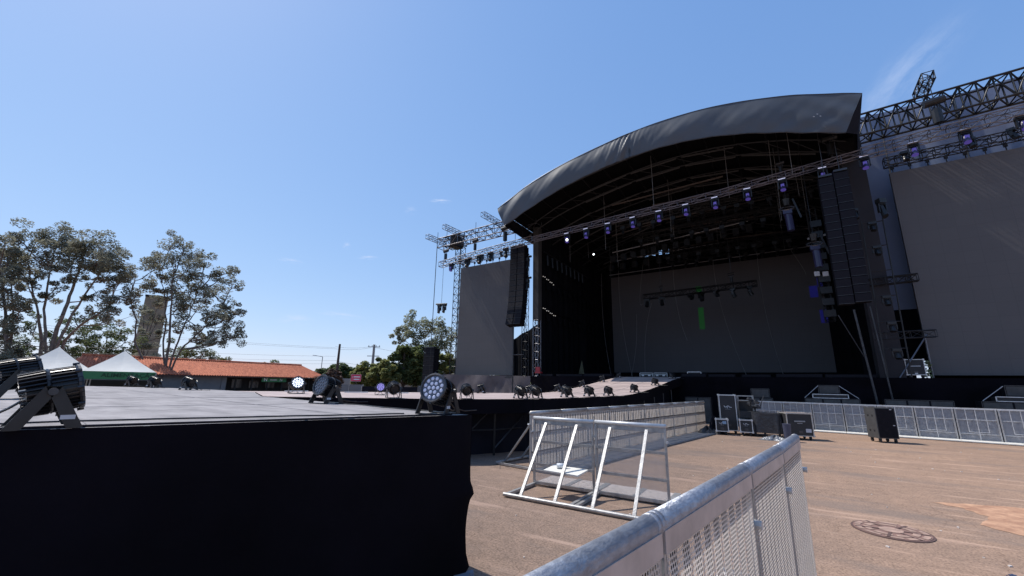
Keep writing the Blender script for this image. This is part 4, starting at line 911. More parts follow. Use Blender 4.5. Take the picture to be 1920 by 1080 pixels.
for i, (a, c) in enumerate((((1.05, 1.88), (.5, 1.35)), ((1.8, 1.88), (2.4, 1.36)), ((6.7, 1.95), (6.05, 1.4)))):
    b = MB(); b.tube((a[0], 23.5, a[1]), (c[0], 23.35, c[1]), .012, 5); tag(b.build('ratchet_strap', grey_paint, base=(c[0], 23.35, c[1])), ['thin strap on the left of the small upper loudspeaker', 'thin strap on the right of the small upper loudspeaker', 'thin strap slanting at the far right loudspeakers'][i], 'strap')
# stage lip clutter: low black monitors and silver cases
random.seed(4); x = -14.2; k = 0
while x < 3.3:
    w = random.choice((.5, .9, 1.3, 1.9)); hgt = random.uniform(.13, .2)
    if not (-8.8 < x+w/2 < -4.9) and k < 18:
        o = thing('floor_monitor', 'low black wedge on the stage lip, %s from the left' % ORD[k], 'floor monitor', (x+w/2, 25.3, LIP), 'low black units along the stage lip')
        b = MB(); b.prism([(x, 25.15), (x+w, 25.15), (x+w, 25.5), (x, 25.5)], LIP, LIP+hgt); b.build('cabinet', cab_black, o)
        b = MB(); b.box(x+.03, x+w-.03, 25.135, 25.148, LIP+.02, LIP+hgt-.02); b.build('grille', cab_grille, o)
        k += 1
    x += w+random.uniform(.05, .35)
def frame_case(label, s0, s1, z0, z1, t_, lit=True):
    o = thing('silver_case', label, 'case', (s0, t_, z0), 'silver framed cases on the stage'); b = MB(); b.box(s0, s1, t_, t_+.4, z0, z1); b.build('body', case_black, o)
    b = MB(); e = .035
    for z in (z0+.02, z1): b.bar((s0, t_-.01, z), (s1, t_-.01, z), e)
    for s_ in (s0, s1): b.bar((s_, t_-.01, z0), (s_, t_-.01, z1), e, up=(0, 1, 0))
    b.build('frame', alu_bright, o)
    if lit:
        b = MB(); b.box(s0+.12, s0+.28, t_-.02, t_-.012, z0+.1, z0+.2); b.m(); b.box(s1-.3, s1-.14, t_-.02, t_-.012, z0+.1, z0+.2); b.bar((s0+.05, t_-.015, (z0+z1)/2+.05), (s1-.05, t_-.015, (z0+z1)/2+.05), .03); b.build('latch', alu_bright, o)
frame_case('left silver framed case at the top of the ramp', -8.55, -7.7, LIP+.02, LIP+.33, 29)
frame_case('right silver framed case at the top of the ramp', -7.6, -6.75, LIP+.02, LIP+.33, 29)
frame_case('open silver frame on the stage lip right of the ramp', -4.75, -4.05, LIP+.0, LIP+.27, 25.2, False)
# wing clutter right
o = flight_case('black flight case with silver edges on the right wing of the stage', (4.72, 25.45, LIP), (.60, .5, .66), R(-3), logo=False)
b = MB(); b.box(-.18, .18, -.258, -.252, .5, .53); b.m(); b.box(-.05, .05, -.258, -.252, .17, .23); b.build('pale_lettering', label_w, o)
b = MB(); random.seed(8)
for i in range(40): b.rbox((5.15+random.uniform(-.12, .15), 25.6+random.uniform(-.1, .1), LIP+random.uniform(.0, .75)), (.1, .02, .07), Matrix.Rotation(random.random()*6, 3, 'Z')@Matrix.Rotation(random.random()*2, 3, 'X'))
tag(b.build('foliage_bundle', leaf('leaf_wing', (.25, .3, .1), (.5, .55, .35)), base=(5.15, 25.6, LIP)), 'small patch of bright leaves between the flight case and the right screen', 'plant')
for i, (x, y, m_, lb) in enumerate([(1009, 693, red_p, 'small red object at the foot of the left stage column')]):
    p = far(x, y, 29); b = MB(); b.rbox(p, (.3, .3, .35), Matrix.Rotation(.3, 3, 'Z')); b.rbox(p+Vector((.05, 0, -.2)), (.4, .35, .1), Matrix.Identity(3)); tag(b.build('red_crate', m_, base=p), lb, 'crate')
for i, (x, w_) in enumerate(((1059, .25), (1090, .45))):
    p = far(x, 700, 34); b = MB(); b.add([(p.x-w_/2, p.y, LIP+.35), (p.x+w_/2, p.y, LIP+.35), (p.x+.05, p.y, LIP+1.4), (p.x-w_/2, p.y+.1, LIP+.35), (p.x+w_/2, p.y+.1, LIP+.35), (p.x+.05, p.y+.1, LIP+1.4)], [(0, 1, 2), (5, 4, 3), (0, 3, 4, 1), (1, 4, 5, 2), (2, 5, 3, 0)])
    tag(b.build('folded_banner', mat('banner_cloth_%d' % i, (.16, .15, .09), .8, 0, .5, 3), base=(p.x, p.y, LIP)), ['narrow olive cloth peak on the dark stage floor at the left', 'wider striped olive cloth peak on the dark stage floor'][i], 'cloth')
# ------------------------------------------------------------------ crowd barriers
mat('band_alu', (.48, .42, .39), .5, .4, .15, 8)
mat('foot_plate', (.82, .76, .70), .5, .1, .12, 30, .6, 90)
def barrier(L, ribs=True, sheet=perf, plate=True, brace=2, rail=galv, rr=.042, platemat=tread, sy=-.012, mids=True):
    """local x along the barrier, sheet faces -y (crowd side), braces behind at +y"""
    o = thing('crowd_barrier', '', 'crowd barrier')
    b = MB(); b.tube((.012, 0, 1.13), (L-.012, 0, 1.13), rr, 20); b.build('top_rail', rail, o, smooth=True)
    b = MB(); e = .035
    for x in (.03, L-.03): b.bar((x, .01, .03), (x, .01, 1.10), e, e, up=(0, 1, 0))
    b.bar((.05, .0, 1.065), (L-.05, .0, 1.065), .012, .07)
    for z in ((.06, .36, .74) if mids else (.06,)): b.bar((.03, .022, z), (L-.03, .022, z), .03, .04)
    b.build('frame', alu, o)
    if ribs:
        b = MB(); n = 10
        for i in range(1, n): b.bar((L*i/n, .014, .05), (L*i/n, .014, 1.05), .014, .02, up=(0, 1, 0))
        b.build('rib', dark_steel, o)
        if sheet is MATS.get('fine_mesh_warm'):
            b = MB()
            for i in range(1, n): b.bar((L*i/n, -.02, .05), (L*i/n, -.02, 1.05), .010, .006, up=(0, 1, 0))
            for z in (.36, .74): b.bar((.03, -.024, z), (L-.03, -.024, z), .006, .022)
            b.build('front_rib', dark_steel, o)
    b = MB(); b.add([(.03, sy, .05), (L-.03, sy, .05), (L-.03, sy, 1.06), (.03, sy, 1.06)], [(0, 1, 2, 3)]); b.build('mesh_sheet', sheet, o)
    if sy > 0: b = MB(); b.box(.012, L-.012, sy-.004, sy+.006, 1.058, 1.118); b.build('top_band', MATS['band_alu'], o)
    if brace:
        b = MB()
        for i in range(brace):
            x = L*(i+.5)/brace; b.bar((x, .06, 1.06), (x, .92, .05), .045, .03); b.m()
        b.build('brace', alu, o)
        b = MB(); b.tube((.0, .95, .04), (L, .95, .04), .03, 12)
        for x in (.04, L-.04): b.bar((x, 0, .035), (x, .95, .035), .05, .04)
        b.build('foot_frame', alu, o)
    if plate:
        b = MB(); b.box(.01, L-.01, -.72, -.03, .012, .04); b.build('tread_plate', platemat, o)
        b = MB(); b.box(.0, .10, -.73, -.02, .04, .048); b.m(); b.box(L*.5-.04, L*.5+.04, -.73, -.02, .04, .048); b.build('plate_strap', alu, o)
    b = MB()
    for x in (.0, L): b.tube((x, .02, .9), (x, .06, .9), .02, 8); b.m()
    b.build('clamp', alu_bright, o)
    return o
# foreground run
P = [(-.58, .42), (-.425, 1.492), (-.262, 2.72), (-.13, 3.72), (-.015, 4.74)]
fgl = ['nearest perforated barrier panel, cut off by the lower frame edge', 'second perforated barrier panel of the foreground run', 'third perforated barrier panel of the foreground run', 'last perforated barrier panel of the foreground run, pointing at the trunk case']
fgp = None
for i in range(4):
    a, c = Vector(P[i]), Vector(P[i+1]); L = (c-a).length; ang = math.atan2(c.y-a.y, c.x-a.x)
    # crowd side of the sheet faces the camera (left, -x): run the barrier backwards
    o = barrier(L, True, perf, True, 0, rr=.034, sy=.030, mids=False, platemat=MATS['foot_plate']); o.scale = (1, 1, 1.133); place(o, (c.x, c.y, 0), ang+math.pi, fgl[i], 'foreground barrier run')
    b = MB(); b.tube((-.0, 0, 1.13), (.03, 0, 1.13), .0355, 20); b.m(); b.tube((L-.03, 0, 1.13), (L, 0, 1.13), .0355, 20); b.build('rail_collar', galv, o, smooth=True)
# the pair of angled barriers seen from the brace side
Lp = 1.16
bp_ = barrier(Lp, False, mesh_mid, True, 2, alu_bright, .032)
a = Vector((-3.96, 6.74)); c = Vector((-1.64, 6.80)); ang = math.atan2(c.y-a.y, c.x-a.x)
place(bp_, (a.x+Lp*math.cos(ang), a.y+Lp*math.sin(ang), 0), ang+math.pi, 'left panel of the two braced barriers, with the white board on it', 'braced barrier pair')
dup(bp_, (a.x+2*Lp*math.cos(ang), a.y+2*Lp*math.sin(ang), 0), ang+math.pi, 'right panel of the two braced barriers', 'braced barrier pair')
# white board with a bottle
b = MB(); b.rbox((-3.12, 6.32, .40), (.62, .34, .022), Matrix.Rotation(ang-.1, 3, 'Z')@Matrix.Rotation(.10, 3, 'X')); tag(b.build('white_board', white_panel, base=(-3.12, 6.32, .38)), 'small white board resting across the braces of the left barrier', 'board')
o = thing('plastic_bottle', 'clear plastic bottle lying on the white board', 'bottle', (-3.2, 6.35, .43)); b = MB()
b.tube((-3.28, 6.33, .455), (-3.17, 6.38, .455), .036, 14); b.tube((-3.17, 6.38, .455), (-3.13, 6.40, .455), .036, 14, .014); b.build('bottle_body', plastic_clear, o, smooth=True)
b = MB(); b.tube((-3.13, 6.40, .455), (-3.11, 6.41, .455), .015, 10); b.build('cap', case_black, o)
# long slatted run beside the catwalk
lb0 = barrier(1.16, True, mesh_warm, True, 2, sy=-.012, rail=alu, platemat=mat('grey_plate', (.26, .25, .25), .7, .2, .3, 12))
run = [(-4.62, 7.72), (-3.98, 13.0), (-2.95, 20.2)]
def along(P, d):
    for a, c in zip(P, P[1:]):
        a = Vector(a); c = Vector(c); L = (c-a).length
        if d <= L or c == Vector(P[-1]): return a+(c-a)*d/L, math.atan2((c-a).y, (c-a).x)
        d -= L
for i in range(10):
    p, an = along(run, 1.165*i+.01); lb = 'barrier panel of the long slatted run by the catwalk, %s from the near end' % ORD[i]
    if i == 0: place(lb0, (p.x, p.y, 0), an, lb, 'slatted barrier run by the catwalk')
    else: dup(lb0, (p.x, p.y, 0), an, lb, 'slatted barrier run by the catwalk')
# right-hand run, frame towards the yard with a pale foot plate
def pit_barrier(L):
    o = thing('crowd_barrier', '', 'crowd barrier')
    b = MB(); b.bar((0, 0, 1.13), (L, 0, 1.13), .06, .055); b.build('top_rail', alu_bright, o)
    b = MB(); b.bar((.03, -.02, .04), (.03, -.02, 1.1), .04, .04, up=(0, 1, 0)); b.bar((L-.03, -.02, .04), (L-.03, -.02, 1.1), .04, .04, up=(0, 1, 0)); b.bar((.03, -.02, .05), (L-.03, -.02, .05), .04); b.build('frame', alu, o)
    b = MB()
    for x in (.27, .5, .73): b.bar((L*x, -.02, .05), (L*x, -.02, 1.1), .02, .02, up=(0, 1, 0)) if x == .5 else b.bar((L*x, -.02, .32), (L*x, -.02, 1.1), .018, .018, up=(0, 1, 0))
    for z in (.75, .27): b.bar((.03, -.02, z), (L-.03, -.02, z), .02)
    b.bar((L*.27, -.021, .33), (L*.73, -.021, .33), .02); b.build('grid_bar', alu_bright, o)
    b = MB(); b.add([(.04, .01, .05), (L-.04, .01, .05), (L-.04, .01, 1.1), (.04, .01, 1.1)], [(0, 1, 2, 3)]); b.build('mesh_sheet', mesh_far, o)
    b = MB(); b.box(.0, L-.006, -.62, -.05, .02, .05); b.build('foot_plate', white_panel, o); return o
pts = [-1.44, -.38, .68, 1.74, 2.8, 3.86, 4.92, 5.98, 7.04, 8.1]; pb = pit_barrier(1.055)
for i, s_ in enumerate(pts):
    lb = 'grey mesh pit barrier panel before the stage, %s from the left' % ORD[i]; y_ = 22.75-.11*i
    if i == 0: place(pb, (s_, y_, 0), -.1, lb, 'pit barrier run')
    else: dup(pb, (s_, y_, 0), -.1, lb, 'pit barrier run')
b = MB(); b.box(-2.6, -1.5, 22.0, 22.06, 0, 1.05)
# ------------------------------------------------------------------ floor spotlights (led cans)
def par_can(lens, fine=True):
    o = thing('floor_spotlight', '', 'stage light')
    A = Matrix.Rotation(R(-14), 3, 'Y'); c = Vector((0, 0, .215)); ax = A@Vector((1, 0, 0))
    def P_(x, r, a): return c+A@Vector((x, r*math.cos(a), r*math.sin(a)))
    b = MB(); b.tube(c-ax*.02, c+ax*.115, .115, 28); b.tube(c-ax*.10, c-ax*.02, .085, 20); b.build('housing', fixture_black, o, smooth=False)
    b = MB(); n = 30 if fine else 16
    for i in range(n):
        a = 2*math.pi*i/n
        b.bar(P_(-.125, .112, a), P_(-.018, .12, a), .007, .034, up=P_(0, 1, a)-c)
        b.bar(P_(.0, .122, a), P_(.105, .122, a), .007, .022, up=P_(0, 1, a)-c)
    for i in range(24):
        a0, a1 = 2*math.pi*i/24, 2*math.pi*(i+1)/24; b.tube(P_(-.009, .128, a0), P_(-.009, .128, a1), .010, 5)
    b.build('cooling_fin', fin_black, o)
    b = MB(); n = 28
    for i in range(n):
        a0, a1 = 2*math.pi*i/n, 2*math.pi*(i+1)/n; b.tube(P_(.12, .130, a0), P_(.12, .130, a1), .013, 6)
    for i in range(8): b.tube(P_(.10, .142, math.pi*i/4), P_(.13, .142, math.pi*i/4), .009, 6)
    b.build('bezel', dark_steel, o)
    b = MB(); b.disc(c+ax*.112, ax, .122, 28, .004); gl = b.build('front_glass', lens_off, o)
    b = MB(); spots = [(0, 0)]+[(.047, k*math.pi/3) for k in range(6)]+[(.092, k*math.pi/6+.26) for k in range(12)]
    for r_, a in spots: q = P_(.118, r_, a); b.tube(q, q+ax*.006, .0185, 10, .012)
    b.build('led_lens', lens, gl)
    for s in (-1, 1):
        b = MB(); pv = c+A@Vector((0, s*.150, 0))
        b.bar((pv.x, pv.y, pv.z+.02), (.13, s*.155, .012), .008, .05, up=(1, 0, 0)) if False else None
        for e in (-.125, .125):
            b.bar((pv.x, s*.152, pv.z+.015), (e, s*.152, .008), .010, .045, up=(0, 0, 1)) if abs(e) < .01 else b.add([(pv.x-.034, s*.147, pv.z+.03), (pv.x+.034, s*.147, pv.z+.03), (e+.036, s*.147, .004), (e-.036, s*.147, .004), (pv.x-.034, s*.157, pv.z+.03), (pv.x+.034, s*.157, pv.z+.03), (e+.036, s*.157, .004), (e-.036, s*.157, .004)], [(0, 1, 2, 3), (7, 6, 5, 4), (0, 4, 5, 1), (1, 5, 6, 2), (2, 6, 7, 3), (3, 7, 4, 0)])
        b.build('bracket_side', fixture_black, o)
        b = MB(); b.tube((pv.x, s*.155, pv.z), (pv.x, s*.185, pv.z), .022, 10); b.build('knob', dark_steel, o)
    for e in (-.125, .125):
        b = MB(); b.box(e-.026, e+.026, -.156, .156, .002, .010); b.build('bracket_foot', fixture_black, o)
    b = MB(); b.box(.054, .118, .1575, .1585, .055, .080); b.m(); b.box(.054, .118, -.1585, -.1575, .055, .080); b.build('tape_mark', grey_paint, o)
    b = MB()
    for k, dy in enumerate((-.03, .03)):
        b.path([c+A@Vector((-.10, dy, -.02)), c+A@Vector((-.17, dy, -.06)), Vector((-.26, dy*1.4, .04)), Vector((-.42, dy*2.5, .008)), Vector((-.62, dy*4, .008))], .006, 5)
    b.build('cable', fixture_black, o)
    return o
PC = {'off': par_can(lens_off), 'blue': par_can(lens_blue), 'lit': par_can(lens_lit), 'violet': par_can(lens_violet)}
used = set()
def put_par(kind, p, rz, lb, grp='spotlights along the show decks', sc=1.0):
    if kind in used: o = dup(PC[kind], p, rz, lb, grp)
    else: o = place(PC[kind], p, rz, lb, grp); used.add(kind)
    o.scale = (sc, sc, sc); return o
def deg_to_cam(p, off=0):     # heading that looks back at the yard
    return math.atan2(-p[1], -p[0])+R(off)
Z1, Z2 = 1.4225, 1.357
put_par('off', (-3.70, .60, Z1), R(84), 'nearest spotlight with finned housing on the deck edge at the far left', sc=.98)
put_par('off', (-8.55, 1.03, Z1), R(95), 'spotlight half hidden behind the nearest one at the left picture edge', sc=1.5)
put_par('blue', (-2.93, 3.13, Z1), deg_to_cam((-2.9, 3.1), -30), 'spotlight with pale blue lenses on the corner of the near deck', sc=1.02)
put_par('off', (-5.28, 3.44, Z1), deg_to_cam((-5.2, 3.4), -52), 'black spotlight on the rear edge of the near deck before the dark gap', sc=1.0)
put_par('lit', (-11.6, 6.6, Z2), deg_to_cam((-11.6, 6.6), 6), 'white lit spotlight facing the yard from the far deck', sc=1.25)
put_par('violet', (-9.75, 8.0, Z2), deg_to_cam((-9.6, 8.1), 0), 'violet lit spotlight facing the yard from the far deck', sc=.9)
put_par('off', (-7.75, 6.75, Z2), R(150), 'spotlight with shiny top on the catwalk edge right of the violet one', sc=1.02)
put_par('off', (-6.5, 7.9, Z2), R(140), 'spotlight on the catwalk edge directly behind the pale blue one', sc=.95)
put_par('off', (-9.9, 12.9, Z2), R(30), 'small spotlight on the far side of the catwalk before the pinkish skirt', sc=1.0)
put_par('off', (-5.85, 9.3, Z2), R(160), 'left one of two touching spotlights on the catwalk bend', sc=.92)
put_par('off', (-5.72, 9.85, Z2), R(150), 'right one of two touching spotlights on the catwalk bend', sc=.92)
for i, (x, y, z) in enumerate([(-19.2, 5.0, Z1), (-16.2, 4.75, Z1), (-13.2, 4.6, Z1)]):
    put_par('off', (x, y, Z1), R(200), ['black spotlight before the green lettered tent, leftmost of three on the far deck edge', 'black spotlight before the green tent edge, middle of three on the far deck edge', 'black spotlight before the grey wall, right of three on the far deck edge'][i], sc=.95)
rr = [(11.6, 1), (13.3, 1), (15.1, 1), (17.9, 1), (20.8, 1), (23.9, 1)]
for i, (t_, q) in enumerate(rr):
    z = ramp_z(t_)+.004 if t_ > 15.5 else Z2; put_par('off', (ramp_r(max(15.5, t_))-.2, t_, z), R(165), 'spotlight on the right edge of the catwalk and ramp, %s after the touching pair' % ORD[i], sc=.95)
for i, t_ in enumerate([14.9, 17.2, 19.6, 22.0, 24.3]):
    z = ramp_z(t_)+.004 if t_ > 15.5 else Z2; put_par('off', (ramp_l(max(15.5, t_))+.2, t_, z), R(15), 'spotlight on the left edge of the ramp, %s from the near end' % ORD[i], sc=.95)
for pts_, lb in (([(-5.1, 3.45), (-4.6, 3.5), (-4.0, 3.35), (-3.4, 3.3), (-2.95, 3.25)], 'thin black cable lying along the rear edge of the near deck'), ([(-4.6, -.6), (-4.1, .1), (-4.05, .8), (-3.7, 1.6), (-3.3, 2.4), (-3.05, 3.0)], 'black cable running from the nearest spotlight to the corner spotlight')):
    b = MB(); q_ = []
    for a, c in zip(pts_, pts_[1:]):
        for k in range(4): q_.append((a[0]+(c[0]-a[0])*k/4+random.uniform(-.02, .02), a[1]+(c[1]-a[1])*k/4+random.uniform(-.02, .02), Z1+.006))
    b.path(q_, .006, 5); tag(b.build('power_cable', fixture_black, base=q_[0]), lb, 'cable')
# pale strips on the far deck edge
for i, (x0, x1, y) in enumerate(((534, 578, 732), (646, 690, 733.5), (722, 766, 733.5))):
    a, c = far(x0, y, 13.2), far(x1, y, 13.6); b = MB(); b.bar((a.x, a.y, Z2+.03), (c.x, c.y, Z2+.03), .05, .03); tag(b.build('metal_strip', alu_bright, base=(a.x, a.y, Z2)), 'pale metal strip on the far deck edge, %s from the left' % ORD[i], 'strip', 'pale strips on the far deck')
# ------------------------------------------------------------------ background: tents, house, walls
ux = Vector((.83, .55, 0)).normalized(); uy = Vector((-.55, .83, 0))
tent_fabric = mat('tent_fabric', (.90, .86, .77), .8, 0, .06, 1.2, .4, 3)
_t = tent_fabric.node_tree; _tl = N(_t, 'ShaderNodeBsdfTranslucent'); _tl.inputs[0].default_value = (.85, .80, .68, 1); _mx = N(_t, 'ShaderNodeMixShader'); _mx.inputs[0].default_value = .22
_t.links.new(_t.nodes['Principled BSDF'].outputs[0], _mx.inputs[1]); _t.links.new(_tl.outputs[0], _mx.inputs[2]); _t.links.new(_mx.outputs[0], _t.nodes['Material Output'].inputs[0])
def tent(label, peak_xy, half, ze, zp, vz, letter=None):
    c = Vector((*peak_xy, 0)); uy = c.normalized(); ux = Vector((uy.y, -uy.x, 0)); o = thing('market_tent', label, 'tent', c, 'white pyramid tents'); b = MB()
    cs = [c+ux*i*half+uy*j*half for i, j in ((-1, -1), (1, -1), (1, 1), (-1, 1))]
    def rf(u, v, k):
        a, d = cs[k], cs[(k+1) % 4]; e = a*(1-u)+d*u; q = e*(1-v)+c*v; z = ze+(zp-ze)*v-.14*math.sin(math.pi*v)*(1-abs(2*u-1)*.5); return (q.x, q.y, z)
    for k in range(4): b.grid(lambda u, v, k=k: rf(u, v, k), 8, 8)
    b.build('canopy', tent_fabric, o, smooth=False)
    b = MB()
    for k in range(4):
        a, d = cs[k], cs[(k+1) % 4]; b.add([(a.x, a.y, vz), (d.x, d.y, vz), (d.x, d.y, ze), (a.x, a.y, ze)], [(0, 1, 2, 3)])
    vl = b.build('valance', green_sign, o)
    b = MB()
    for q in cs: b.tube((q.x, q.y, 0), (q.x, q.y, ze), .03, 6); b.m()
    b.build('pole', alu, o)
    if letter:
        m = cs[0]*.5+cs[1]*.5; p = cs[0]+(cs[1]-cs[0])*letter[1]; M = face_frame((p.x-uy.x*.02, p.y-uy.y*.02, (ze+vz)/2), ux, -uy)
        text_mesh(letter[0], letter[2], 'lettering', green_dark, vl, M, .004, .006, letter[3])
    return o
def ray_pt(x, Y, ext):
    q = far(x, 705, Y); q = Vector((q.x, q.y, 0)); return q+q.normalized()*ext
C2 = ray_pt(224, 28, 2.15); tent('white tent with green valance lettered ALIMENTACAO'.replace('CAO', 'ÇÃO'), (C2.x, C2.y), 1.85, 2.08, 3.55, 1.58, ('ALIMENTAÇÃO', .63, .36, 1.1))
C1 = ray_pt(97, 26, 2.2); tent('white peaked tent behind the nearest spotlight, left of the lettered one', (C1.x, C1.y), 1.75, 2.1, 3.6, 1.6)
C0 = ray_pt(-70, 27, 2.2); tent('white tent at the left picture edge, only its green corner showing', (C0.x, C0.y), 2.1, 2.1, 3.5, 1.6)
def wallq(b, a, c, z0, z1, th=.15):
    a = Vector((a[0], a[1], 0)); c = Vector((c[0], c[1], 0)); b.bar(a+Vector((0, 0, (z0+z1)/2)), c+Vector((0, 0, (z0+z1)/2)), th, z1-z0)
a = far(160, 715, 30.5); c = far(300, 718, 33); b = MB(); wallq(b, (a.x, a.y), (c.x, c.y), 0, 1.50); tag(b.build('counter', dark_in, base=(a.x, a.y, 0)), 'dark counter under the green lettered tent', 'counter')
# house
hx, t0, t1 = -55.5, 10.0, 35.5
hs = thing('low_house', 'long low house with orange tiled roof and dark veranda', 'house', (hx-3, 22, 0))
b = MB(); zt_e, zt_r = 2.12, 3.85
def rooff(u, v):
    t_ = t0+(t1-t0)*u; rdg0, rdg1 = t0+1.2, t1-1.6; tt = t_*(1-v)+(rdg0+(rdg1-rdg0)*u)*v
    return (hx+.6-4.4*v, tt, zt_e+(zt_r-zt_e)*v+.05*math.cos(u*2*math.pi*100)*.8)
b.grid(rooff, 800, 6)
b.add([(hx-3.8, t0+1.2, zt_r), (hx-3.8, t1-1.6, zt_r), (hx-8, t1, zt_e), (hx-8, t0, zt_e), (hx+.6, t0, zt_e), (hx+.6, t1, zt_e)], [(0, 1, 2, 3), (0, 3, 4), (1, 5, 2)])
rf_ = b.build('roof', tile, hs)
b = MB(); b.tube((hx-3.8, t0+1.1, zt_r+.04), (hx-3.8, t1-1.5, zt_r+.04), .12, 8); b.build('ridge', tile, rf_)
b = MB(); b.bar((hx+.62, t0, zt_e-.12), (hx+.62, t1, zt_e-.12), .1, .14); b.build('eave_board', mat('eave', (.06, .03, .025), .8), hs)
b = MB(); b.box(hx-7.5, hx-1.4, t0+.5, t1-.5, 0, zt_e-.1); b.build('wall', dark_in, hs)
def on_house(x): 
    d = far(x, 715, 40); k = (hx)/d.x; return d.y*k
tA, tB, tC = on_house(272), on_house(415), on_house(424)
b = MB(); b.box(hx-1.4, hx-.0, t0+.5, tB, 0, 1.95); b.box(hx-1.4, hx+.1, tB, tC, 0, 1.95); b.build('wall', wall_grey, hs)['label'] = 'pale grey walled part of the house'
b = MB(); wall2 = (tC, tC+.0)
for k in range(7):
    t_ = tC+1+(t1-tC-1.5)*k/6; b.box(hx-.05, hx+.1, t_-.08, t_+.08, 0, 2.05); b.m()
b.build('veranda_post', dark_in, hs)
b = MB()
for k in range(5):
    t_ = tC+1.2+2.0*k; b.box(hx-1.39, hx-1.35, t_, t_+1.1, .7, 1.7); b.m()
b.build('window', mat('dim_glass', (.05, .05, .055), .2), hs)
ts0, ts1 = on_house(488), on_house(534)
o = thing('green_banner', 'small green banner with white lettering under the house eave', 'banner', (hx+.3, ts0, 1.6)); b = MB(); b.box(hx+.30, hx+.33, ts0, ts1, 1.45, 1.98); b.build('cloth', green_sign, o)
b = MB(); b.box(hx+.331, hx+.345, ts0+1.0, ts1-1.2, 1.66, 1.76); b.build('pale_stripe', label_w, o)
text_mesh('N', .4, 'emblem', label_w, o, face_frame((hx+.345, ts1-.7, 1.70), (0, 1, 0), (1, 0, 0)), .004, .01, 1.1)
text_mesh('N', .5, 'emblem', white_paint, o, face_frame((hx+.345, ts0+.45, 1.72), (0, 1, 0), (1, 0, 0)), .004, .01, 1.1)
# brown tower behind trees
a = far(270, 640, 70); tw_ = thing('concrete_tower', 'tall plain brown concrete tower half hidden by the second tree', 'tower', (a.x, a.y, 0)); b = MB()
c0 = far(277, 640, 70); d_ = Vector((c0.x, c0.y, 0)).normalized(); w_ = Vector((d_.y, -d_.x, 0))*1.5; d_ = d_*1.5
vs = []
for z, k in ((0, 1.12), (15.3, 1.0)):
    for i, j in ((-1, -1), (1, -1), (1, 1), (-1, 1)): q = Vector((c0.x, c0.y, 0))+w_*i*k+d_*j; vs.append((q.x, q.y, z))
b.add(vs, [(0, 3, 2, 1), (4, 5, 6, 7), (0, 1, 5, 4), (1, 2, 6, 5), (2, 3, 7, 6), (3, 0, 4, 7)]); b.build('shaft', tower_conc, tw_)
b = MB(); q = Vector((c0.x, c0.y, 0)); b.bar(q-w_*1.05-d_*1.02+Vector((0, 0, 15.2)), q+w_*1.05-d_*1.02+Vector((0, 0, 15.2)), .2, .35); b.build('parapet', dark_in, tw_)
# hoardings beyond the deck
def hoard(x0, x1, Y, z1, m, label, slats=0, name='hoarding_fence'):
    a, c = far(x0, 720, Y), far(x1, 720, Y); o = thing(name, label, 'fence', (a.x, a.y, 0)); b = MB(); wallq(b, (a.x, a.y), (c.x, c.y), 0, z1, .06); b.build('panel', m, o)
    b = MB(); n = max(2, slats or 3)
    for i in range(n+1): q = a+(c-a)*i/n; b.bar((q.x, q.y-.06, 0), (q.x, q.y-.06, z1+.02), .05 if not slats else .03, up=(0, 1, 0)); b.m() if not slats else None
    b.build('post', alu if not slats else wall_grey, o); return o
hoard(604, 682, 40, 1.42, wall_grey, 'grey hoarding below the red sign')
hoard(680, 790, 38, 1.30, black_cloth, 'black hoarding right of the grey one')
hoard(785, 856, 34, 1.45, wall_grey, 'grey ribbed hoarding left of the stage wing', slats=26)
hoard(596, 860, 62, 2.1, wall_cream, 'long pale wall at the back in front of the trees')
mat('pale_pink', (.75, .42, .47), .6)
# red sign
p = far(667, 714, 42); o = thing('red_sign', 'red sign board with two lines of white lettering', 'sign', (p.x, p.y, 0)); rgt = Vector((.835, .55, 0)); nr = Vector((.54, -.81, 0)).normalized()
b = MB(); c_ = Vector((p.x, p.y, 2.05)); b.bar(c_-rgt*.5, c_+rgt*.5, .04, .66); b.build('board', sign_red, o)
b = MB(); b.tube((p.x, p.y+.06, 0), (p.x, p.y+.06, 1.8), .03, 6); b.build('post', dark_steel, o)
b = MB()
for z_, w_ in ((.10, .32), (-.14, .29)):
    q = c_+rgt*.08+nr*.03+Vector((0, 0, z_)); b.bar(q-rgt*w_, q+rgt*w_, .01, .10); b.m()
q = c_-rgt*.34+nr*.03; b.bar(q+Vector((0, 0, -.05)), q+Vector((0, 0, .2)), .01, .05, up=(0, 1, 0)); b.bar(q+Vector((0, 0, -.2)), q+Vector((0, 0, -.14)), .05, .01, up=(0, 1, 0)); b.build('pale_lettering', white_paint, o)
b = MB()
for z_ in (-.32, .32): b.bar(c_-rgt*.5+nr*.026+Vector((0, 0, z_)), c_+rgt*.5+nr*.026+Vector((0, 0, z_)), .01, .03)
for k_ in (-.49, .49): b.bar(c_+rgt*k_+nr*.026+Vector((0, 0, -.32)), c_+rgt*k_+nr*.026+Vector((0, 0, .32)), .03, .01, up=(0, 1, 0))
b.build('pale_border', MATS['pale_pink'], o)
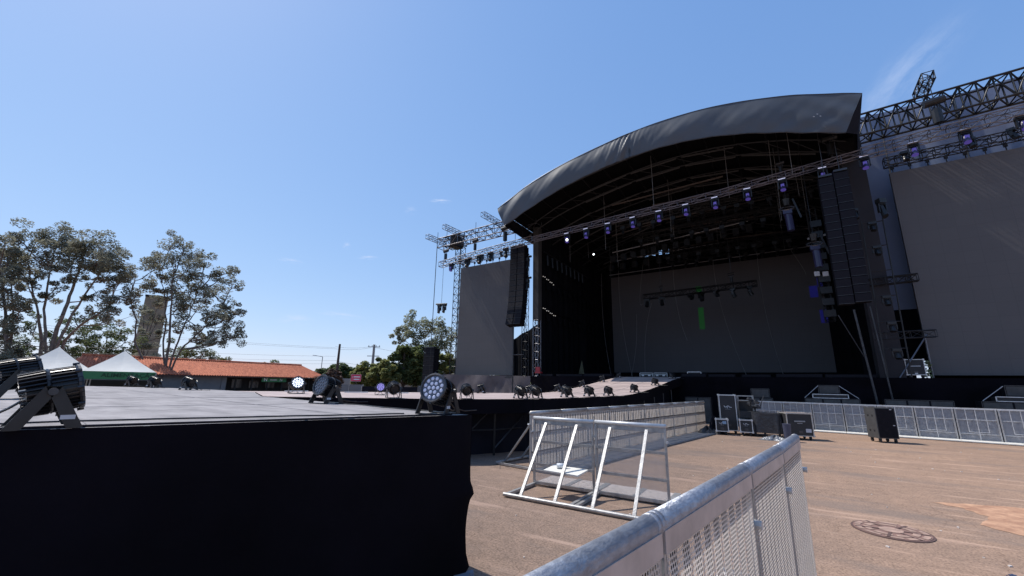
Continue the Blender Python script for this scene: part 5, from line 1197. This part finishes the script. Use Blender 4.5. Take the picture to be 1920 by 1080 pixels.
# poles and wires
def pole(x, ytop, Y, r, m, label, arm=0, name='utility_pole', z=None):
    p = far(x, 720, Y); zt = far(x, ytop, Y).z; q = far(x, ytop, Y); o = thing(name, label, 'pole', (p.x, p.y, 0), 'poles beyond the yard'); b = MB(); b.tube((p.x, p.y, 0), (p.x, p.y, zt), r*1.25, 8, r*.8); b.build('shaft', m, o)
    if arm:
        b = MB()
        for zz in arm: b.bar((p.x-rgt.x*.9, p.y-rgt.y*.9, zt+zz), (p.x+rgt.x*.9, p.y+rgt.y*.9, zt+zz), .1, .1); b.m()
        b.build('crossarm', m, o); b = MB()
        for k in (-.8, -.3, .3, .8): b.tube((p.x+rgt.x*k, p.y+rgt.y*k, zt+arm[0]), (p.x+rgt.x*k, p.y+rgt.y*k, zt+arm[0]+.25), .05, 5); b.m()
        b.build('insulator', m, o)
    return Vector((p.x, p.y, zt))
w1 = pole(629, 645, 60, .18, wood_pole, 'dark wooden pole right of the orange roof')
w2 = pole(695, 646, 62, .2, concrete, 'pale concrete pole with crossarms before the bushy trees', (-.35, -1.7))
w3 = pole(778, 658, 58, .13, concrete, 'thin pale pole in front of the dark green trees')
w4 = pole(666, 682, 66, .1, wood_pole, 'short dark pole just above the red sign')
w5 = pole(756, 700, 60, .07, concrete, 'shortest pale post between the trees and the hoarding')
p = far(605, 669, 80); o = thing('street_lamp', 'thin grey street lamp far beyond the orange roof', 'street lamp', (p.x, p.y, 0)); b = MB(); b.tube((p.x, p.y, 0), (p.x, p.y, p.z), .07, 6); b.tube((p.x, p.y, p.z), (p.x-1.3*rgt.x, p.y-1.3*rgt.y, p.z+.2), .05, 6); b.build('post', alu_truss, o); b = MB(); b.bar((p.x-1.2*rgt.x, p.y-1.2*rgt.y, p.z+.2), (p.x-1.9*rgt.x, p.y-1.9*rgt.y, p.z+.25), .2, .1); b.build('lamp_head', grey_paint, o)
def wire(a, c, sag, label, r=.022):
    b = MB(); pts = [a+(c-a)*(i/14)-Vector((0, 0, sag*4*(i/14)*(1-i/14))) for i in range(15)]; b.path(pts, r, 3); tag(b.build('power_line', MATS['wire'], base=a), label, 'wire', 'overhead wires')
mat('wire', (.08, .08, .085), .6)
wl = [(0, 601, 629, 652, 'highest wire crossing the left trees to the wooden pole'), (0, 606, 629, 654, 'second wire crossing the left trees, just below the highest'), (0, 640, 629, 668, 'third wire passing in front of the tower and left trees'), (0, 652, 629, 676, 'fourth wire low across the left trees'), (0, 662, 629, 682, 'lowest wire skimming above the orange roof')]
for x0, y0, x1, y1, lb in wl: wire(far(x0, y0, 42), far(x1, y1, 60), .3, lb, .012)
for i, (y0, y1) in enumerate(((650, 650), (654, 652), (676, 684), (682, 690))): wire(far(629, y0, 60), far(695, y1, 62), .2, ['upper', 'second', 'third', 'lowest'][i]+' wire between the wooden and concrete poles', .016)
for i, (y0, y1) in enumerate(((650, 668), (684, 700), (690, 712))): wire(far(695, y0, 62), far(860, y1, 60), .4, ['upper', 'middle', 'lower'][i]+' wire from the concrete pole towards the stage', .016)
# ------------------------------------------------------------------ trees
def leaves(b, c, rx, rz, n, sz, flat=.5, hang=0):
    for _ in range(n):
        while True:
            x, y, z = random.uniform(-1, 1), random.uniform(-1, 1), random.uniform(-1, 1); d = x*x+y*y+z*z
            if .12 < d < 1: break
        p = c+Vector((x*rx, y*rx, z*rz))
        s = sz*random.uniform(.6, 1.35); a = Vector((random.gauss(0, 1), random.gauss(0, 1), random.gauss(0, flat))).normalized(); q = a.cross(Vector((random.gauss(0, .6), random.gauss(0, .6), 1))).normalized()
        b.add([p-a*s*.5, p-q*s*.3, p+a*s*.5, p+q*s*.3], [(0, 1, 2, 3)])
def limb(b, a, c, r0, r1, wob=.08, n=4):
    pts = [a]; d = c-a; L = d.length
    for i in range(1, n+1): pts.append(a+d*i/n+Vector((random.gauss(0, 1), random.gauss(0, 1), random.gauss(0, .5)))*wob*L*(.3 if i < n else 0))
    for i in range(n): b.tube(pts[i], pts[i+1], r0+(r1-r0)*i/n, 6, r0+(r1-r0)*(i+1)/n, cap=False)
    return pts[-1]
def open_tree(label, Y, base_px, clusters, stems, leafm, barkm, lsz=.34, dens=150, seed=1, name='open_tree', group='tall open trees on the left', r0=.42, cr=1.5, fl=.62):
    """stems: list of pixel polylines (column,row) with branch targets nearest clusters"""
    random.seed(seed); p = far(base_px[0], 720, Y); o = thing(name, label, 'tree', (p.x, p.y, 0), group)
    tb = MB(); cb = MB(); nodes = []
    dep = lambda: Y+random.uniform(-2.0, 2.0)
    for st in stems:
        prev = Vector((p.x, p.y, 0))
        if len(st) and isinstance(st[0], tuple): pass
        n = len(st)
        yd = Y
        for i, (x, y) in enumerate(st):
            yd += random.uniform(-.8, .8); q = far(x, y, yd); ra = r0*(1-.75*i/n)*(.75 if st is not stems[0] else 1); rb = r0*(1-.75*(i+1)/n)*(.75 if st is not stems[0] else 1)
            limb(tb, prev, q, ra, rb, .05, 4)
            for k in (0, .5): nodes.append((prev*(k)+q*(1-k), rb))
            prev = q
    for (x, y, r) in clusters:
        c = far(x, y, dep()); cand = sorted(nodes, key=lambda nd: (nd[0]-c).length+(3 if nd[0].z > c.z else 0))[:3]; nd = random.choice(cand[:2])
        mid = nd[0]*.5+c*.5+Vector((0, 0, -.25)); limb(tb, nd[0], mid, min(.12, nd[1]*.6), .06, .08, 3); limb(tb, mid, c, .06, .025, .1, 3)
        R_ = r*Y/770*1.12
        for k in range(max(4, int(r/3.6))):
            cc = c+Vector((random.gauss(0, .62), random.gauss(0, .62), random.gauss(0, .52)))*R_
            limb(tb, mid*.3+c*.7, cc, .03, .012, .05, 2)
            leaves(cb, cc, R_*random.uniform(.45, .75), R_*random.uniform(.4, .7)*fl*1.3, int(dens*(r/22.)**1.1/.62), lsz*.72)
    tb.build('trunk', barkm, o, smooth=True); cb.build('crown', leafm, o); return o
def cl(*a): return list(a)
tA = cl((55, 500, 14), (98, 500, 15), (150, 470, 15), (172, 500, 15), (200, 505, 15), (140, 525, 12), (110, 535, 11), (185, 545, 12), (60, 545, 11), (30, 520, 13), (215, 540, 13), (95, 560, 10), (70, 445, 20), (110, 448, 22), (45, 455, 18), (140, 462, 20), (165, 460, 20), (190, 462, 22), (210, 480, 20), (228, 490, 18), (60, 480, 18), (85, 472, 20), (115, 480, 18), (150, 490, 20), (180, 492, 18), (35, 492, 16), (212, 508, 18), (232, 515, 14),
        (75, 505, 16), (130, 508, 18), (190, 520, 14), (160, 470, 18), (95, 455, 18), (128, 450, 16), (50, 520, 13), (222, 530, 14), (25, 470, 16), (175, 555, 14), (200, 575, 16), (225, 560, 16), (205, 598, 16), (230, 600, 14), (165, 580, 12))
open_tree('tall spreading tree with leaning pale trunk behind the white tents', 45, (88, 700), tA, [[(100, 640), (118, 590), (135, 545), (150, 500), (158, 470)], [(84, 640), (82, 580), (90, 530), (100, 480)], [(78, 640), (72, 590), (60, 540), (52, 490)], [(110, 640), (138, 585), (175, 530), (205, 490)], [(120, 640), (150, 610), (190, 585), (215, 565)]], leaf_euc, bark_pale, .30, 150, 3, r0=.24)
tB = cl((315, 545, 12), (350, 535, 13), (375, 560, 13), (390, 590, 13), (415, 580, 13), (350, 580, 12), (325, 610, 12), (365, 625, 12), (290, 540, 11), (400, 640, 12), (425, 640, 12), (300, 470, 14), (320, 460, 16), (345, 468, 18), (365, 480, 18), (382, 495, 16), (300, 490, 18), (330, 495, 20), (355, 505, 18), (290, 505, 14), (255, 515, 14), (245, 530, 16), (275, 530, 14), (335, 525, 16), (305, 520, 14), (400, 512, 12), (420, 520, 16), (438, 532, 14), (440, 508, 10), (385, 530, 16), (365, 545, 18), (400, 550, 18), (420, 560, 16), (340, 560, 18), (370, 580, 18), (405, 585, 16), (430, 595, 16), (350, 600, 16), (385, 610, 14), (410, 620, 14), (435, 625, 13), (448, 630, 10), (425, 610, 12), (330, 580, 14), (260, 545, 12), (300, 570, 10), (430, 575, 10), (390, 640, 12), (445, 585, 9), (250, 570, 9))
open_tree('tall open tree with many thin stems in front of the concrete tower', 46, (306, 700), tB, [[(318, 640), (320, 590), (322, 545), (325, 500)], [(306, 640), (312, 600), (308, 550), (300, 510)], [(330, 650), (345, 610), (362, 570), (380, 520)], [(340, 655), (370, 625), (400, 600), (420, 570)], [(252, 640), (256, 600), (245, 565), (248, 530)]], leaf_euc, bark, .28, 150, 5, r0=.15)
tC_ = cl((10, 455, 20), (-10, 470, 26), (22, 475, 16), (5, 500, 22), (25, 515, 18), (8, 540, 20), (35, 548, 14), (15, 575, 20), (-10, 560, 26), (38, 580, 12), (5, 610, 20), (30, 615, 16), (12, 645, 20), (35, 655, 14), (-5, 680, 22), (22, 680, 18))
open_tree('dense dark tree cut by the left picture edge', 42, (8, 700), tC_, [[(12, 640), (10, 580), (5, 520), (0, 470)], [(20, 640), (25, 580), (20, 520)]], leaf_euc, bark, .30, 190, 8, r0=.2)
tD = cl((20, 690, 13), (140, 632, 13), (170, 645, 13), (228, 690, 12), (205, 660, 13), (110, 640, 12), (60, 685, 13), (248, 690, 12), (30, 640, 14), (80, 632, 13), (100, 640, 12), (62, 668, 13), (85, 660, 13), (110, 685, 12), (225, 635, 13), (140, 595, 11), (75, 690, 12), (190, 605, 12), (130, 610, 15), (155, 625, 16), (185, 640, 16), (215, 650, 15), (240, 640, 14), (150, 650, 16), (120, 660, 14), (60, 650, 14), (200, 620, 14), (175, 668, 16), (210, 675, 14), (235, 668, 14), (145, 678, 14), (55, 620, 10), (45, 678, 12), (95, 675, 12), (245, 655, 10), (70, 600, 10))
open_tree('low dark understorey tree between the tents and the tower', 52, (170, 705), tD, [[(165, 670), (160, 640), (150, 615)], [(190, 670), (210, 645)], [(120, 670), (90, 650), (62, 630)]], leaf_dark, bark, .32, 150, 12, name='understorey_tree', r0=.16)
tE = cl((335, 650, 14), (360, 655, 14), (380, 665, 14), (350, 672, 14), (400, 668, 10), (320, 668, 12), (375, 640, 10), (420, 672, 8))
open_tree('low dark green bushy tree behind the middle of the orange roof', 56, (350, 705), tE, [[(350, 670), (352, 655)], [(370, 672), (385, 660)]], leaf_dark, bark, .34, 170, 14, name='understorey_tree', r0=.14)
tF = cl((272, 575, 10), (300, 560, 9), (268, 605, 11), (296, 600, 10), (302, 630, 11), (280, 590, 8), (262, 640, 11), (280, 655, 12), (262, 668, 12), (290, 670, 12), (248, 672, 10), (274, 625, 8))
open_tree('leafy creeper tree climbing against the foot of the concrete tower', 60, (270, 705), tF, [[(270, 670), (268, 640)], [(285, 670)]], leaf_euc, bark, .34, 170, 15, name='understorey_tree', r0=.14)
tG = cl((760, 612, 12), (785, 608, 14), (810, 610, 14), (835, 615, 14), (745, 622, 9), (765, 630, 12), (795, 628, 14), (825, 630, 14), (780, 645, 11), (810, 648, 12), (838, 645, 14), (848, 630, 12), (752, 640, 8))
open_tree('pale feathery tree rising behind the dark green ones', 62, (800, 715), tG, [[(800, 680), (800, 655), (795, 635)], [(815, 670), (828, 640)], [(785, 670), (768, 645)]], leaf_pale, bark_pale, .42, 190, 21, name='feathery_tree', group='bushy trees beside the stage', r0=.22, fl=.8)
bushy_scale = 1.25
def bushy(label, Y, x, ytop, hw, ybot, leafm, seed, lsz=.4, n=26, dens=230, name='bushy_tree'):
    random.seed(seed); p = far(x, 720, Y); o = thing(name, label, 'tree', (p.x, p.y, 0), 'bushy trees beside the stage'); tb = MB(); cb = MB(); k = Y/770
    top = far(x, ytop, Y).z; bot = .35; n = int(n*1.5); limb(tb, Vector((p.x, p.y, 0)), Vector((p.x, p.y, bot+(top-bot)*.5)), .25, .12, .03)
    for i in range(n):
        while True:
            a, e, z = random.uniform(-1, 1), random.uniform(-1, 1), random.uniform(-1, 1)
            if a*a+e*e+z*z < 1: break
        c = Vector((p.x, p.y, (top+bot)/2))+rgt*a*hw*k*1.1+Vector((-.55, .83, 0))*e*hw*k*.8+Vector((0, 0, z*(top-bot)/2*.82))
        limb(tb, Vector((p.x, p.y, bot+(c.z-bot)*.4)), c, .06, .02, .08, 2); r = random.uniform(.30, .46)*hw*k*.9; leaves(cb, c, r, r*.75, dens, lsz, .4)
    tb.build('trunk', bark, o); cb.build('crown', leafm, o); return o
bushy('dark green bushy tree directly left of the short line array', 58, 790, 642, 32, 718, leaf_dark, 31, n=34)
bushy('tall dark green tree with rounded top below the pale feathery one', 57, 755, 640, 24, 716, leaf_dark, 32, n=30)
bushy('yellowish green bushy tree right behind the concrete pole', 55, 718, 672, 24, 720, leaf_green, 33, n=26)
bushy('dark tree top peeping just right of the concrete pole', 64, 712, 652, 14, 700, leaf_dark, 34, n=14)
bushy('yellowish green bushy tree left of the concrete pole', 56, 683, 676, 20, 720, leaf_green, 35, n=22)
bushy('green bushy tree between the short line array and the lattice tower', 58, 838, 655, 22, 718, leaf_green, 36, n=24)
bushy('light green wide bush right of the wooden pole', 66, 640, 678, 26, 716, leaf_bush, 37, n=22)
bushy('light green bush left of the wooden pole behind the roof end', 70, 612, 682, 20, 716, leaf_bush, 38, n=16)
bushy('reddish brown dry bush at the right end of the orange roof', 58, 618, 692, 20, 716, hedge_red, 39, n=20, lsz=.3)
bushy('small round tree top showing above the middle of the orange roof', 90, 508, 674, 24, 710, leaf_dark, 40, n=16)
b = MB(); random.seed(50)
for i in range(5200):
    x = random.uniform(-200, 1000); Y = random.uniform(100, 130); q = far(x, 716, Y); hgt = 3.6+1.2*math.sin(x*.03)+.6*math.sin(x*.11); c = Vector((q.x, q.y, random.uniform(.3, hgt))); s = random.uniform(.5, 1.1)
    a = Vector((random.gauss(0, 1), random.gauss(0, 1), random.gauss(0, .5))).normalized(); e = a.cross(Vector((0, .3, 1))).normalized(); b.add([c-a*s, c-e*s*.6, c+a*s, c+e*s*.6], [(0, 1, 2, 3)])
tag(b.build('distant_wood', leaf_dark), 'far low tree line on the horizon', 'wood', kind='stuff')
